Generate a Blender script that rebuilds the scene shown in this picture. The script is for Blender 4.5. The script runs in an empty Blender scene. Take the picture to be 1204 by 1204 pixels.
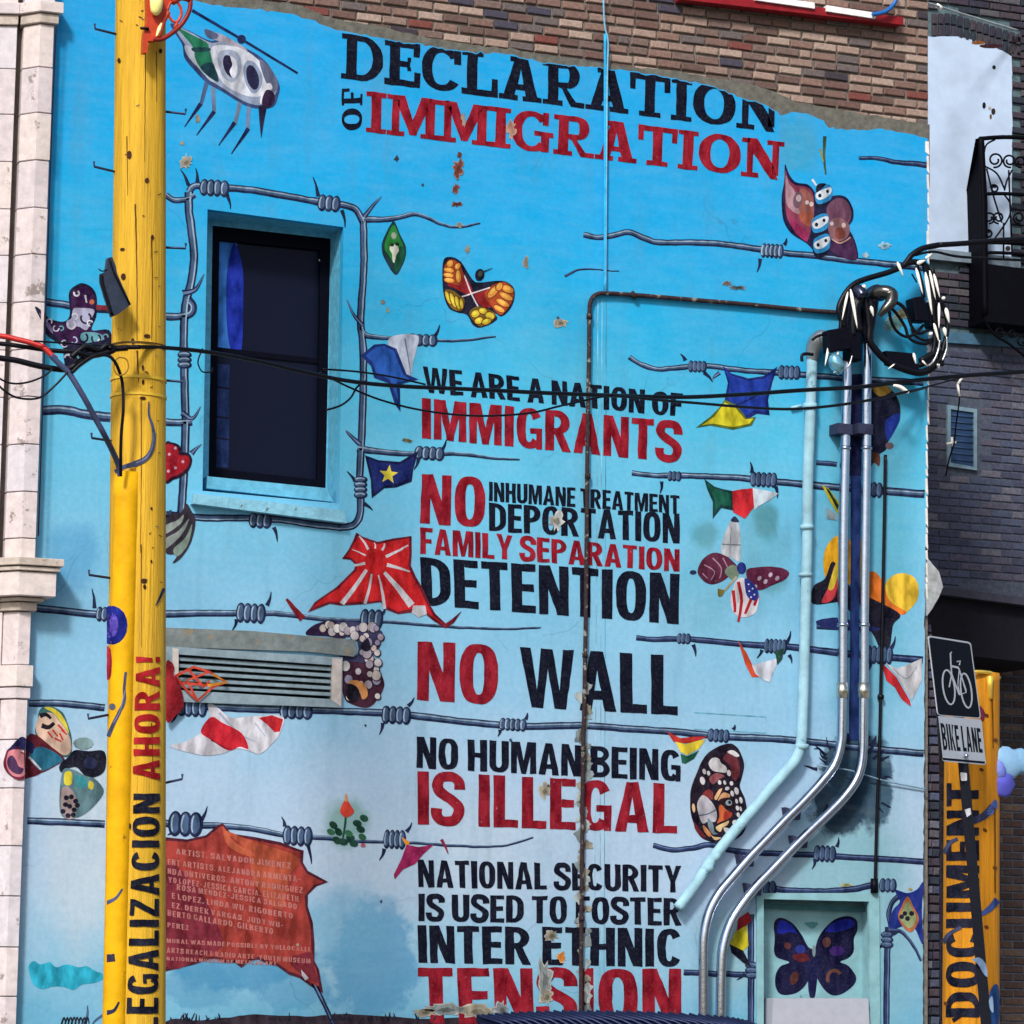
import bpy, bmesh, math, random
from mathutils import Vector, Matrix, noise
from mathutils.geometry import tessellate_polygon
random.seed(7)
sc = bpy.context.scene
col = sc.collection

# ------------------------------------------------------------------ camera
F = 3957.0                      # focal length in photo pixels (photo is 1204 wide)
vx = Vector((10048., 698., F)).normalized()          # world x (along the mural wall) seen by the camera
vz = Vector((498., -29602., F)); vz -= vx * vz.dot(vx); vz.normalize()
vy = vz.cross(vx)
CAM = Vector((0., -22.1, 1.6))
camd = bpy.data.cameras.new('camera'); cam = bpy.data.objects.new('camera', camd); col.objects.link(cam)
right = Vector((vx.x, vy.x, vz.x)); down = Vector((vx.y, vy.y, vz.y)); fwd = Vector((vx.z, vy.z, vz.z))
M = Matrix((right, -down, -fwd)).transposed().to_4x4(); M.translation = CAM
cam.matrix_world = M
camd.sensor_width = 36.0; camd.lens = F / 1204 * 36; camd.clip_start = .1; camd.clip_end = 600
sc.camera = cam

# ------------------------------------------------------------------ light
SUN_EL, SUN_AZ = 40., -142.     # azimuth from +y, clockwise: light from the left, a little from the street side
world = bpy.data.worlds.new('World'); sc.world = world; world.use_nodes = True
nt = world.node_tree; nt.nodes.clear()
sky = nt.nodes.new('ShaderNodeTexSky'); sky.sky_type = 'NISHITA'; sky.sun_disc = False
sky.sun_elevation = math.radians(SUN_EL); sky.sun_rotation = math.radians(SUN_AZ)
sky.air_density = 1.0; sky.dust_density = 3.0; sky.ozone_density = 1.0
bg = nt.nodes.new('ShaderNodeBackground'); bg.inputs[1].default_value = .1
wo = nt.nodes.new('ShaderNodeOutputWorld')
nt.links.new(sky.outputs[0], bg.inputs[0]); nt.links.new(bg.outputs[0], wo.inputs[0])
sd = bpy.data.lights.new('sun', 'SUN'); sd.energy = 2.4; sd.angle = math.radians(8); sd.color = (1, .965, .91)
sun = bpy.data.objects.new('sun', sd); col.objects.link(sun)
az, el = math.radians(SUN_AZ), math.radians(SUN_EL)
sdir = Vector((math.sin(az)*math.cos(el), math.cos(az)*math.cos(el), math.sin(el)))
sun.rotation_euler = sdir.to_track_quat('Z', 'Y').to_euler(); sun.location = (0, -10, 20)
sc.view_settings.view_transform = 'Standard'; sc.view_settings.look = 'None'
sc.view_settings.gamma = 1; sc.view_settings.use_curve_mapping = False
sc.view_settings.exposure = 0.5

# ------------------------------------------------------------------ pixel <-> place
def ray(px, py):
    u, v = (px-602)/F, (py-602)/F
    return fwd + right*u + down*v
def W(px, py, y=0.0):
    d = ray(px, py); return CAM + d*((y-CAM.y)/d.y)
def PX(p):
    q = Vector(p)-CAM; z = q.dot(fwd); return (602+F*q.dot(right)/z, 602+F*q.dot(down)/z)
def depth(p): return (Vector(p)-CAM).dot(fwd)
def wall(y0): return lambda px, py, off=0.: W(px, py, y0-off)
def plane3(a, b, c):
    n = (b-a).cross(c-a).normalized()
    if n.dot(CAM-a) < 0: n = -n
    def f(px, py, off=0.):
        d = ray(px, py); p0 = a+n*off
        return CAM + d*((p0-CAM).dot(n)/d.dot(n))
    return f

# ------------------------------------------------------------------ materials
def lin(c):
    c = c/255.
    return c/12.92 if c <= .04045 else ((c+.055)/1.055)**2.4
def C(rgb, k=.8): return (lin(rgb[0])*k, lin(rgb[1])*k, lin(rgb[2])*k, 1)
_mats = {}
def newmat(name):
    m = bpy.data.materials.new(name); m.use_nodes = True
    nt = m.node_tree; b = nt.nodes['Principled BSDF']
    return m, nt, b
def N(nt, typ, **kw):
    n = nt.nodes.new(typ)
    for k, v in kw.items():
        if k.startswith('i_'): n.inputs[k[2:].replace('_', ' ')].default_value = v
        else: setattr(n, k, v)
    return n
def mixc(nt, fac, a, b, mode='MIX'):
    n = nt.nodes.new('ShaderNodeMix'); n.data_type = 'RGBA'; n.blend_type = mode
    for s, v in ((0, fac), (6, a), (7, b)):
        if hasattr(v, 'links'): nt.links.new(v, n.inputs[s])
        else: n.inputs[s].default_value = v
    return n.outputs[2]
def wpos(nt):
    g = nt.nodes.new('ShaderNodeNewGeometry'); return g.outputs['Position']
def ramp(nt, src, stops):
    r = nt.nodes.new('ShaderNodeValToRGB'); e = r.color_ramp.elements
    while len(e) < len(stops): e.new(.5)
    for el_, (p, c) in zip(e, stops): el_.position = p; el_.color = c
    nt.links.new(src, r.inputs[0]); return r.outputs[0]
def noi(nt, scale, detail=4., vec=None, rough=.6, stretch=None):
    n = N(nt, 'ShaderNodeTexNoise'); n.inputs['Scale'].default_value = scale
    n.inputs['Detail'].default_value = detail; n.inputs['Roughness'].default_value = rough
    v = vec if vec is not None else wpos(nt)
    if stretch:
        mp = nt.nodes.new('ShaderNodeMapping'); mp.inputs['Scale'].default_value = stretch
        nt.links.new(v, mp.inputs[0]); v = mp.outputs[0]
    nt.links.new(v, n.inputs['Vector']); return n.outputs[0]
G0 = (0, 0, 0, 1); G1 = (1, 1, 1, 1)
def gray(v): return (v, v, v, 1)
def bump(nt, b, src, strength=.3, dist=.01):
    n = nt.nodes.new('ShaderNodeBump'); n.inputs['Strength'].default_value = strength; n.inputs['Distance'].default_value = dist
    nt.links.new(src, n.inputs['Height']); nt.links.new(n.outputs[0], b.inputs['Normal'])

def paint(rgb, chips=.5, rough=.55, flat=False):
    """hand-brushed mural paint: brush mottling, fine specks worn to the plaster"""
    key = ('paint', tuple(rgb), chips, flat)
    if key in _mats: return _mats[key]
    m, nt, b = newmat('mural_paint')
    base = C(rgb)
    lo = tuple(x*.74 for x in base[:3])+(1,); hi = tuple(min(1, x*1.22+.006) for x in base[:3])+(1,)
    c = mixc(nt, ramp(nt, noi(nt, 9, 6), [(.3, G0), (.7, G1)]), lo, hi)
    if not flat:                                # uneven brushwork: deeper and paler strokes of the same colour
        n3 = ramp(nt, noi(nt, 13, 3, stretch=(1, 1, .45), rough=.5), [(.36, G0), (.5, gray(.5)), (.64, G1)])
        c = mixc(nt, .75, c, mixc(nt, n3, tuple(x*.42 for x in base[:3])+(1,), tuple(min(1, x*1.25+.012) for x in base[:3])+(1,)))
    c = mixc(nt, ramp(nt, noi(nt, 50, 4), [(.5, gray(.0)), (.8, gray(.07))]), c, C((150, 175, 200)) if sum(rgb) < 420 else C((110, 120, 130)))
    if chips:
        c = mixc(nt, ramp(nt, noi(nt, 34, 5, rough=.75), [(.735-.1*chips, G0), (.76-.1*chips, gray(min(1, .35+chips*.5)))]), c, C((160, 190, 205)))
    nt.links.new(c, b.inputs['Base Color']); b.inputs['Roughness'].default_value = rough
    b.inputs['Specular IOR Level'].default_value = .05
    bump(nt, b, noi(nt, 22, 6), .2, .01)
    _mats[key] = m; return m

def plain(name, rgb, rough=.6, metal=0., var=.25, scale=14, bmp=.25, k=.8, stretch=None, spec=.22, spots=None, coat=0.):
    key = (name, tuple(rgb), rough, metal, var)
    if key in _mats: return _mats[key]
    m, nt, b = newmat(name)
    base = C(rgb, k)
    lo = tuple(x*(1-var) for x in base[:3])+(1,); hi = tuple(min(1, x*(1+var)) for x in base[:3])+(1,)
    n1 = noi(nt, scale, 6, stretch=stretch)
    c = mixc(nt, ramp(nt, n1, [(.28, G0), (.72, G1)]), lo, hi)
    if spots:
        srgb, thr, sc_ = spots
        c = mixc(nt, ramp(nt, noi(nt, sc_, 6, rough=.7), [(thr, G0), (thr+.04, gray(.9))]), c, C(srgb))
    nt.links.new(c, b.inputs['Base Color']); b.inputs['Roughness'].default_value = rough
    b.inputs['Metallic'].default_value = metal; b.inputs['Specular IOR Level'].default_value = spec
    b.inputs['Coat Weight'].default_value = coat
    if bmp: bump(nt, b, noi(nt, scale*2.2, 5, stretch=stretch), bmp, .01)
    _mats[key] = m; return m

# ------------------------------------------------------------------ object helpers
def tag(o, label=None, cat=None, group=None, kind=None):
    if label: o['label'] = label
    if cat: o['category'] = cat
    if group: o['group'] = group
    if kind: o['kind'] = kind
    return o
def empty(name, loc, label=None, cat=None, group=None):
    o = bpy.data.objects.new(name, None); col.objects.link(o); o.location = loc; o.empty_display_size = .1
    o['_w'] = tuple(loc); return tag(o, label, cat, group)
def worg(o): return Vector(o['_w']) if o is not None else Vector((0, 0, 0))
def obj(name, verts, faces, mats, parent=None, fm=None, smooth=False, origin=None, label=None):
    """one mesh object from world-space vertices"""
    if not isinstance(mats, (list, tuple)): mats = [mats]
    verts = [Vector(v) for v in verts]
    if origin is None:
        lo = Vector([min(v[i] for v in verts) for i in range(3)]); hi = Vector([max(v[i] for v in verts) for i in range(3)])
        origin = Vector(((lo.x+hi.x)/2, (lo.y+hi.y)/2, lo.z))
    me = bpy.data.meshes.new(name)
    me.from_pydata([tuple(v-origin) for v in verts], [], faces)
    for m in mats: me.materials.append(m)
    if fm: me.polygons.foreach_set('material_index', fm)
    if smooth: me.polygons.foreach_set('use_smooth', [True]*len(faces))
    me.update()
    o = bpy.data.objects.new(name, me); col.objects.link(o)
    o['_w'] = tuple(origin)
    if parent is not None: o.parent = parent; o.location = origin-worg(parent)
    else: o.location = origin
    if label: o['label'] = label
    return o
def fixnormals(o):
    bm = bmesh.new(); bm.from_mesh(o.data); bmesh.ops.recalc_face_normals(bm, faces=bm.faces); bm.to_mesh(o.data); bm.free()

class MB:
    def __init__(s): s.v = []; s.f = []; s.m = []
    def add(s, v, f, mi=0):
        n = len(s.v); s.v += [Vector(x) for x in v]; s.f += [tuple(i+n for i in q) for q in f]; s.m += [mi]*len(f); return s
    def box(s, lo, hi, mi=0):
        x0, y0, z0 = lo; x1, y1, z1 = hi
        v = [(x0,y0,z0),(x1,y0,z0),(x1,y1,z0),(x0,y1,z0),(x0,y0,z1),(x1,y0,z1),(x1,y1,z1),(x0,y1,z1)]
        return s.add(v, [(0,3,2,1),(4,5,6,7),(0,1,5,4),(1,2,6,5),(2,3,7,6),(3,0,4,7)], mi)
    def quadbox(s, P, dv, mi=0):
        """front quad P (4 points, TL TR BR BL), pushed back by the vector dv"""
        v = [Vector(p) for p in P]+[Vector(p)+Vector(dv) for p in P]
        return s.add(v, [(0,1,2,3),(7,6,5,4),(0,4,5,1),(1,5,6,2),(2,6,7,3),(3,7,4,0)], mi)
    def prism(s, P, dv, mi=0):
        n = len(P); v = [Vector(p) for p in P]+[Vector(p)+Vector(dv) for p in P]
        tr = tessellate_polygon([[Vector(p) for p in P]])
        f = [tuple(t) for t in tr]+[tuple(i+n for i in reversed(t)) for t in tr]
        f += [(i, (i+1) % n, (i+1) % n+n, i+n) for i in range(n)]
        return s.add(v, f, mi)
    def tube(s, pts, r, seg=10, mi=0, cap=True):
        pts = [Vector(p) for p in pts]; n = len(pts)
        rs = r if isinstance(r, (list, tuple)) else [r]*n
        up = None; base = len(s.v)
        for i, p in enumerate(pts):
            t = (pts[min(i+1, n-1)]-pts[max(i-1, 0)]).normalized()
            if up is None:
                up = Vector((0, 0, 1)) if abs(t.z) < .9 else Vector((0, 1, 0))
            a = (up-t*up.dot(t)).normalized(); b = t.cross(a); up = a
            for k in range(seg):
                th = 2*math.pi*k/seg; s.v.append(p+(a*math.cos(th)+b*math.sin(th))*rs[i])
        for i in range(n-1):
            for k in range(seg):
                a0 = base+i*seg+k; a1 = base+i*seg+(k+1) % seg
                s.f.append((a0, a1, a1+seg, a0+seg)); s.m.append(mi)
        if cap:
            s.f.append(tuple(base+k for k in reversed(range(seg)))); s.m.append(mi)
            s.f.append(tuple(base+(n-1)*seg+k for k in range(seg))); s.m.append(mi)
        return s
    def build(s, name, mats, parent=None, smooth=False, label=None, origin=None):
        o = obj(name, s.v, s.f, mats, parent, s.m, smooth, origin, label); fixnormals(o)
        return o
def crom(pts, n=6, closed=False):
    """Catmull-Rom through tuples of any length"""
    P = [tuple(p) for p in pts]; L = len(P); out = []
    rng = range(L) if closed else range(L-1)
    for i in rng:
        if closed: p0, p1, p2, p3 = P[i-1], P[i], P[(i+1) % L], P[(i+2) % L]
        else: p0, p1, p2, p3 = P[max(i-1, 0)], P[i], P[i+1], P[min(i+2, L-1)]
        for k in range(n):
            t = k/n
            out.append(tuple(.5*((2*b)+(c-a)*t+(2*a-5*b+4*c-d)*t*t+(-a+3*b-3*c+d)*t**3) for a, b, c, d in zip(p0, p1, p2, p3)))
    if not closed: out.append(P[-1])
    return out
def wob(x, y, a=.5, f=.11):
    return (x+a*(noise.noise((x*f, y*f, 3.1))), y+a*(noise.noise((x*f+50, y*f, 7.7))))
def tubepx(name, pts, rpx, mat, parent=None, n=6, seg=10, smooth=True, label=None):
    """tube through photo pixels (px, py, y) with radius in pixels"""
    P = crom(pts, n) if n > 1 else pts
    V = [W(p[0], p[1], p[2]) for p in P]
    mb = MB(); mb.tube(V, [rpx*depth(v)/F for v in V], seg)
    return mb.build(name, mat, parent, smooth, label)

# ------------------------------------------------------------------ flat painting on a surface
LAYER = .0003
class Art:
    """painted shapes given in photo pixels, laid as thin sheets on a real surface"""
    def __init__(s, surf, layer=1, wobble=.4, clip=None, fine=0):
        s.surf = surf; s.base = .0007+LAYER*layer; s.k = 0; s.v = []; s.f = []; s.m = []; s.mats = []; s.w = wobble; s.clip = clip; s.fine = fine; s.auto = None
    def mi(s, mat):
        if mat not in s.mats: s.mats.append(mat)
        return s.mats.index(mat)
    def tris(s, pts, faces, mat, bump_layer=True):
        if s.clip:
            n2, f2 = [], []
            for f in faces:
                for poly in s.clip([pts[i] for i in f]):
                    f2.append(tuple(range(len(n2), len(n2)+len(poly)))); n2 += poly
            pts, faces = n2, f2
        if s.fine:                                  # follow a curved surface: split long edges
            pts = list(pts); T = []; mid = {}
            st_ = [(f[0], f[i], f[i+1]) for f in faces for i in range(1, len(f)-1)]
            while st_:
                t = st_.pop(); e = max(range(3), key=lambda k: abs(pts[t[k]][0]-pts[t[(k+1) % 3]][0])+.3*abs(pts[t[k]][1]-pts[t[(k+1) % 3]][1]))
                i, j, k = t[e], t[(e+1) % 3], t[(e+2) % 3]
                if abs(pts[i][0]-pts[j][0])+.3*abs(pts[i][1]-pts[j][1]) <= s.fine: T.append(t); continue
                key = (min(i, j), max(i, j))
                if key not in mid: mid[key] = len(pts); pts.append(((pts[i][0]+pts[j][0])/2, (pts[i][1]+pts[j][1])/2))
                m_ = mid[key]; st_ += [(i, m_, k), (m_, j, k)]
            faces = T
        n = len(s.v); off = s.base+.00005*s.k
        s.v += [s.surf(*wob(p[0], p[1], s.w), off) for p in pts]
        s.f += [tuple(i+n for i in f) for f in faces]; s.m += [s.mi(mat)]*len(faces)
        if bump_layer: s.k += 1
        if s.auto and s.v:                          # every painted piece its own object
            obj(s.auto[0], s.v, s.f, s.mats, s.auto[1], s.m); s.v, s.f, s.m, s.mats = [], [], [], []
        return s
    def poly(s, rgb, pts, smooth=True, holes=None, n=5):
        mat = paint(rgb) if isinstance(rgb, tuple) else rgb
        P = crom(pts, n, True) if smooth else [tuple(p) for p in pts]
        loops = [P]+(holes or [])
        tr = tessellate_polygon([[Vector((x, y, 0)) for x, y in l] for l in loops])
        return s.tris([p for l in loops for p in l], [tuple(t) for t in tr], mat)
    def ell(s, rgb, cx, cy, rx, ry, ang=0, n=18):
        a = math.radians(ang); ca, sa = math.cos(a), math.sin(a)
        return s.poly(rgb, [(cx+rx*math.cos(t)*ca-ry*math.sin(t)*sa, cy+rx*math.cos(t)*sa+ry*math.sin(t)*ca) for t in [2*math.pi*i/n for i in range(n)]], False)
    def line(s, rgb, pts, w, w1=None, smooth=True, n=6, shift=0.):
        mat = paint(rgb) if isinstance(rgb, tuple) else rgb
        P = crom(pts, n) if smooth and len(pts) > 2 else [tuple(p) for p in pts]
        if len(P) == 2: P = [tuple(P[0][k]+(P[1][k]-P[0][k])*t/4 for k in (0, 1)) for t in range(5)]
        L = []; N_ = len(P)
        for i, p in enumerate(P):
            a = P[max(i-1, 0)]; b = P[min(i+1, N_-1)]; dx, dy = b[0]-a[0], b[1]-a[1]; d = math.hypot(dx, dy) or 1
            nx, ny = -dy/d, dx/d
            ww = (w if w1 is None else w+(w1-w)*i/(N_-1))/2
            L.append((p[0]+nx*(ww+shift), p[1]+ny*(ww+shift))); L.append((p[0]-nx*(ww-shift), p[1]-ny*(ww-shift)))
        return s.tris(L, [(2*i, 2*i+1, 2*i+3, 2*i+2) for i in range(N_-1)], mat)
    def ring(s, rgb, cx, cy, rx, ry, t, ang=0, a0=0, a1=360, n=20):
        a = math.radians(ang); ca, sa = math.cos(a), math.sin(a); P = []
        for i in range(n+1):
            th = math.radians(a0+(a1-a0)*i/n); x, y = rx*math.cos(th), ry*math.sin(th)
            P.append((cx+x*ca-y*sa, cy+x*sa+y*ca))
        return s.line(rgb, P, t, smooth=False)
    def build(s, name, parent=None, label=None):
        if not s.v: return None
        return obj(name, s.v, s.f, s.mats, parent, s.m, label=label)

# ------------------------------------------------------------------ letters
def sup(cx, cy, rx, ry, a0, a1, n, e=2.6):
    out = []
    for i in range(n+1):
        t = math.radians(a0+(a1-a0)*i/n); c, s_ = math.cos(t), math.sin(t)
        out.append((cx+rx*math.copysign(abs(c)**(2/e), c), cy+ry*math.copysign(abs(s_)**(2/e), s_)))
    return out
def gR(x0, y0, x1, y1): return ('p', [(x0, y0), (x1, y0), (x1, y1), (x0, y1)], [])
def gP(*pts, holes=()): return ('p', list(pts), [list(h) for h in holes])
def gArc(cx, cy, rx, ry, s, t, a0, a1, n=22, e=2.6):
    o = sup(cx, cy, rx, ry, a0, a1, n, e); i = sup(cx, cy, rx-s, ry-t, a0, a1, n, e)
    return ('s', o, i)
def gO(w, s, t, e=2.6, x=0, y0=0, y1=1):
    return ('p', sup(x+w/2, (y0+y1)/2, w/2, (y1-y0)/2, 0, 352, 28, e), [sup(x+w/2, (y0+y1)/2, w/2-s, (y1-y0)/2-t, 0, 352, 28, e)])
def gRib(pts, h, sm=True):
    P = crom(pts, 6) if sm else pts; A, B = [], []
    for i, p in enumerate(P):
        a = P[max(i-1, 0)]; b = P[min(i+1, len(P)-1)]; dx, dy = b[0]-a[0], b[1]-a[1]; d = math.hypot(dx, dy) or 1
        hx, hy = (h if isinstance(h, (int, float)) else h[0]+(h[1]-h[0])*abs(math.sin(math.atan2(dy, dx))) ,)*2
        A.append((p[0]-dy/d*hx, p[1]+dx/d*hx)); B.append((p[0]+dy/d*hx, p[1]-dx/d*hx))
    return ('s', A, B)
def bowl(x0, x1, y0, y1, s, t):
    """right-hand bowl from stem x0"""
    r = min((y1-y0)/2, x1-x0); cy0, cy1 = y0+r, y1-r; cx = x1-r
    o = [(x0, y0)]+[(cx+r*math.cos(math.radians(a)), cy0+r*math.sin(math.radians(a))) for a in range(-90, 1, 15)]
    o += [(cx+r*math.cos(math.radians(a)), cy1+r*math.sin(math.radians(a))) for a in range(0, 91, 15)]+[(x0, y1)]
    rx, ry = max(r-s, .02), max(r-t, .02)
    i = [(x0, y0+t)]+[(cx+rx*math.cos(math.radians(a)), cy0+ry*math.sin(math.radians(a))) for a in range(-90, 1, 15)]
    i += [(cx+rx*math.cos(math.radians(a)), cy1+ry*math.sin(math.radians(a))) for a in range(0, 91, 15)]+[(x0, y1-t)]
    return ('s', o, i)
s_, t_ = .195, .15
SANS = {
 'A': (.58, [gP((0,0),(.19,1),(.39,1),(.58,0),(.39,0),(.362,.19),(.218,.19),(.19,0), holes=[[(.24,.335),(.34,.335),(.29,.70)]])]),
 'B': (.53, [gR(0,0,s_,1), bowl(s_,.52,.48,1,.165,t_), bowl(s_,.54,0,.55,.17,t_)]),
 'C': (.53, [gArc(.27,.5,.27,.5,s_,t_,32,328)]),
 'D': (.54, [gR(0,0,s_,1), bowl(s_,.54,0,1,s_,t_)]),
 'E': (.44, [gR(0,0,s_,1), gR(s_,0,.44,t_), gR(s_,1-t_,.44,1), gR(s_,.44,.41,.44+t_)]),
 'F': (.43, [gR(0,0,s_,1), gR(s_,1-t_,.43,1), gR(s_,.43,.39,.43+t_)]),
 'G': (.55, [gArc(.275,.5,.275,.5,s_,t_,32,322), gR(.29,.38,.55,.51), gR(.42,0,.55,.38)]),
 'H': (.54, [gR(0,0,s_,1), gR(.54-s_,0,.54,1), gR(s_,.43,.54-s_,.43+t_)]),
 'I': (.195, [gR(0,0,.195,1)]),
 'J': (.46, [gR(.46-s_,.3,.46,1), gArc(.23,.3,.23,.3,s_,t_,180,360,12,2.2)]),
 'K': (.56, [gR(0,0,s_,1), gP((s_,.34),(.38,1),(.56,1),(.34,.6),(.57,0),(.38,0),(.24,.42),(s_,.3))]),
 'L': (.42, [gR(0,0,s_,1), gR(s_,0,.42,t_)]),
 'M': (.70, [gR(0,0,.165,1), gR(.535,0,.70,1), gP((.165,1),(.25,1),(.35,.40),(.45,1),(.535,1),(.535,.60),(.42,0),(.28,0),(.165,.60))]),
 'N': (.54, [gR(0,0,.172,1), gR(.368,0,.54,1), gP((.172,1),(.205,1),(.368,.48),(.368,0),(.335,0),(.172,.52))]),
 'O': (.55, [gO(.55,s_,t_)]),
 'P': (.52, [gR(0,0,s_,1), bowl(s_,.52,.4,1,s_,t_)]),
 'Q': (.55, [gO(.55,s_,t_), gP((.3,.22),(.46,-.06),(.56,.04),(.4,.28))]),
 'R': (.55, [gR(0,0,s_,1), bowl(s_,.53,.42,1,s_,t_), gP((.2,.44),(.37,.0),(.56,0),(.38,.46))]),
 'S': (.52, [gRib([(.46,.69),(.45,.82),(.37,.91),(.26,.928),(.14,.9),(.085,.79),(.1,.67),(.2,.57),(.33,.48),(.43,.38),(.445,.25),(.38,.11),(.26,.072),(.13,.1),(.07,.2),(.065,.32)], .095)]),
 'T': (.48, [gR(0,1-t_,.48,1), gR(.24-s_/2,0,.24+s_/2,1-t_)]),
 'U': (.54, [gR(0,.28,s_,1), gR(.54-s_,.28,.54,1), gArc(.27,.28,.27,.28,s_,t_,180,360,14,2.3)]),
 'V': (.56, [gP((0,1),(.18,1),(.28,.26),(.38,1),(.56,1),(.37,0),(.19,0))]),
 'W': (.84, [gP((0,1),(.17,1),(.245,.3),(.33,1),(.51,1),(.595,.3),(.67,1),(.84,1),(.69,0),(.51,0),(.42,.66),(.33,0),(.15,0))]),
 'X': (.56, [gP((0,1),(.18,1),(.56,0),(.38,0)), gP((.38,1),(.56,1),(.18,0),(0,0))]),
 'Y': (.56, [gP((0,1),(.18,1),(.28,.62),(.38,1),(.56,1),(.37,.4),(.37,0),(.19,0),(.19,.4))]),
 'Z': (.48, [gR(0,0,.48,t_), gR(.02,1-t_,.47,1), gP((.0,t_),(.18,t_),(.47,1-t_),(.29,1-t_))]),
 '!': (.18, [gP((.0,1),(.18,1),(.15,.3),(.03,.3)), gR(.01,0,.17,.18)]),
 '.': (.16, [gR(0,0,.15,.15)]), '-': (.3, [gR(.0,.4,.28,.54)]), '&': (.5, [gO(.34,.1,.1,x=.04,y0=.5,y1=1), gO(.44,.12,.12,x=0,y0=0,y1=.55), gP((.3,.3),(.48,0),(.56,.06),(.38,.36))]),
 ' ': (.2, []),
}
SANS['Ó'] = (.55, SANS['O'][1]+[gP((.2,1.06),(.34,1.06),(.46,1.24),(.3,1.24))])
q = .115                                            # slab serif weight
def st(x, w=.24): return gR(x, q, x+w, 1-q)
def sf(x0, x1): return [gR(x0, 0, x1, q), gR(x0, 1-q, x1, 1)]
SLAB = {
 'D': (.98, [st(.12), *sf(0,.36), bowl(.36,.98,0,1,.25,.125)]),
 'E': (.84, [st(.12), gR(0,0,.84,q+.02), gR(0,1-q-.02,.82,1), gR(.36,.44,.6,.56), gR(.7,q+.02,.84,.34), gR(.68,.68,.82,1-q-.02), gR(.53,.35,.62,.44), gR(.53,.56,.62,.65)]),
 'C': (.92, [gArc(.48,.5,.48,.5,.25,.13,38,324,24,2.2), gR(.76,.64,.92,1)]),
 'L': (.84, [st(.12), gR(0,0,.84,q+.02), gR(0,1-q,.5,1), gR(.7,q+.02,.84,.42)]),
 'A': (1.0, [gP((.12,q),(.38,1),(.66,1),(.9,q),(.64,q),(.6,.24),(.4,.24),(.36,q), holes=[[(.44,.37),(.57,.37),(.505,.74)]]), gR(0,0,.44,q), gR(.56,0,1.,q), gR(.26,1-q,.38,1)]),
 'R': (.98, [st(.12), gR(0,0,.46,q), gR(0,1-q,.36,1), bowl(.36,.86,.42,1,.24,.125), gP((.36,.42),(.56,.42),(.78,q),(.98,q),(.98,0),(.66,0),(.44,.4))]),
 'T': (.94, [gR(.35,q,.59,1-q-.02), gR(0,1-q-.02,.94,1), gR(0,.62,.13,1-q-.02), gR(.81,.62,.94,1-q-.02), gR(.22,0,.72,q)]),
 'I': (.48, [st(.12), *sf(0,.48)]),
 'O': (1.0, [gO(1.0,.27,.13,2.15)]),
 'N': (1.0, [gR(.13,q,.28,1-q), gR(.74,q,.89,1-q), gP((.13,1-q),(.13,1),(.36,1),(.74,.42),(.89,.0),(.7,.0),(.28,.62),(.28,1-q)), gR(0,0,.42,q), gR(0,1-q,.2,1), gR(.6,1-q,1.,1)]),
 'M': (1.22, [gR(.12,q,.3,1-q), gR(.92,q,1.14,1-q), gP((.16,1),(.42,1),(.62,.42),(.82,1),(1.08,1),(.92,.6),(.7,.06),(.54,.06),(.3,.66)), gR(0,0,.42,q), gR(0,1-q,.26,1), gR(.8,0,1.24,q), gR(1.0,1-q,1.24,1)]),
 'G': (.98, [gArc(.48,.5,.48,.5,.25,.13,38,318,24,2.2), gR(.74,.68,.88,1), gR(.54,.4,1.,.52), gR(.7,.02,.9,.4)]),
}
def text(art, string, quad, font, mat, gap=.085, each=None):
    """quad = TL, TR, BR, BL in photo pixels, in the text's own frame"""
    TL, TR, BR, BL = quad; tot = 0; adv = []
    for ch in string:
        w, g = font[ch]; adv.append(tot); tot += w+(gap if ch != ' ' else 0)
    tot -= gap
    def mp(x, y):
        u = x/tot; v = y
        return tuple((TL[k]*(1-u)+TR[k]*u)*v+(BL[k]*(1-u)+BR[k]*u)*(1-v) for k in (0, 1))
    for ch, x0 in zip(string, adv):
        for g in font[ch][1]:
            if g[0] == 'p':
                loops = [g[1]]+g[2]
                pts = [(x+x0, y) for l in loops for x, y in l]
                # cut long edges so that the brush wobble shows
                tr = tessellate_polygon([[Vector((x, y, 0)) for x, y in l] for l in loops])
                art.tris([mp(*p) for p in pts], [tuple(t) for t in tr], mat, False)
            else:
                A, B = g[1], g[2]; n = len(A); pts = [(x+x0, y) for x, y in A]+[(x+x0, y) for x, y in B]
                art.tris([mp(*p) for p in pts], [(i, i+1, n+i+1, n+i) for i in range(n-1)], mat, False)
                art.k = (art.k+1) % 6
        if each and ch != ' ' and art.v: each(art)
    return art
def lettering(surf, layer, wobble, string, quad, font, mat, gap, parent, label, clip=None, fine=0, name='painted_slogan', letter='painted_letter'):
    o0 = surf(*quad[3]); e = empty(name, o0, label); e.parent = parent; e.location = o0-worg(parent)
    a = Art(surf, layer, wobble, clip, fine)
    def each(art):
        obj(letter, art.v, art.f, art.mats, e, art.m); art.v, art.f, art.m, art.mats = [], [], [], []
    text(a, string, quad, font, mat, gap, each); return e
# ================================================================== SETTING
g = obj('ground', [(-150,-150,-.02),(150,-150,-.02),(150,150,-.02),(-150,150,-.02)], [(0,1,2,3)], plain('earth', (120,112,100), .95, scale=3)); tag(g, kind='structure')
g = MB().box((-60,-17.,-.015),(60,-6.,0.0)).build('road', plain('asphalt', (66,66,68), .9, scale=30, bmp=.5)); tag(g, kind='structure')
g = MB().box((-60,-6.,-.015),(60,4.9,.13)).build('pavement', plain('concrete', (150,146,138), .9, scale=8)); tag(g, kind='structure')

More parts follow.
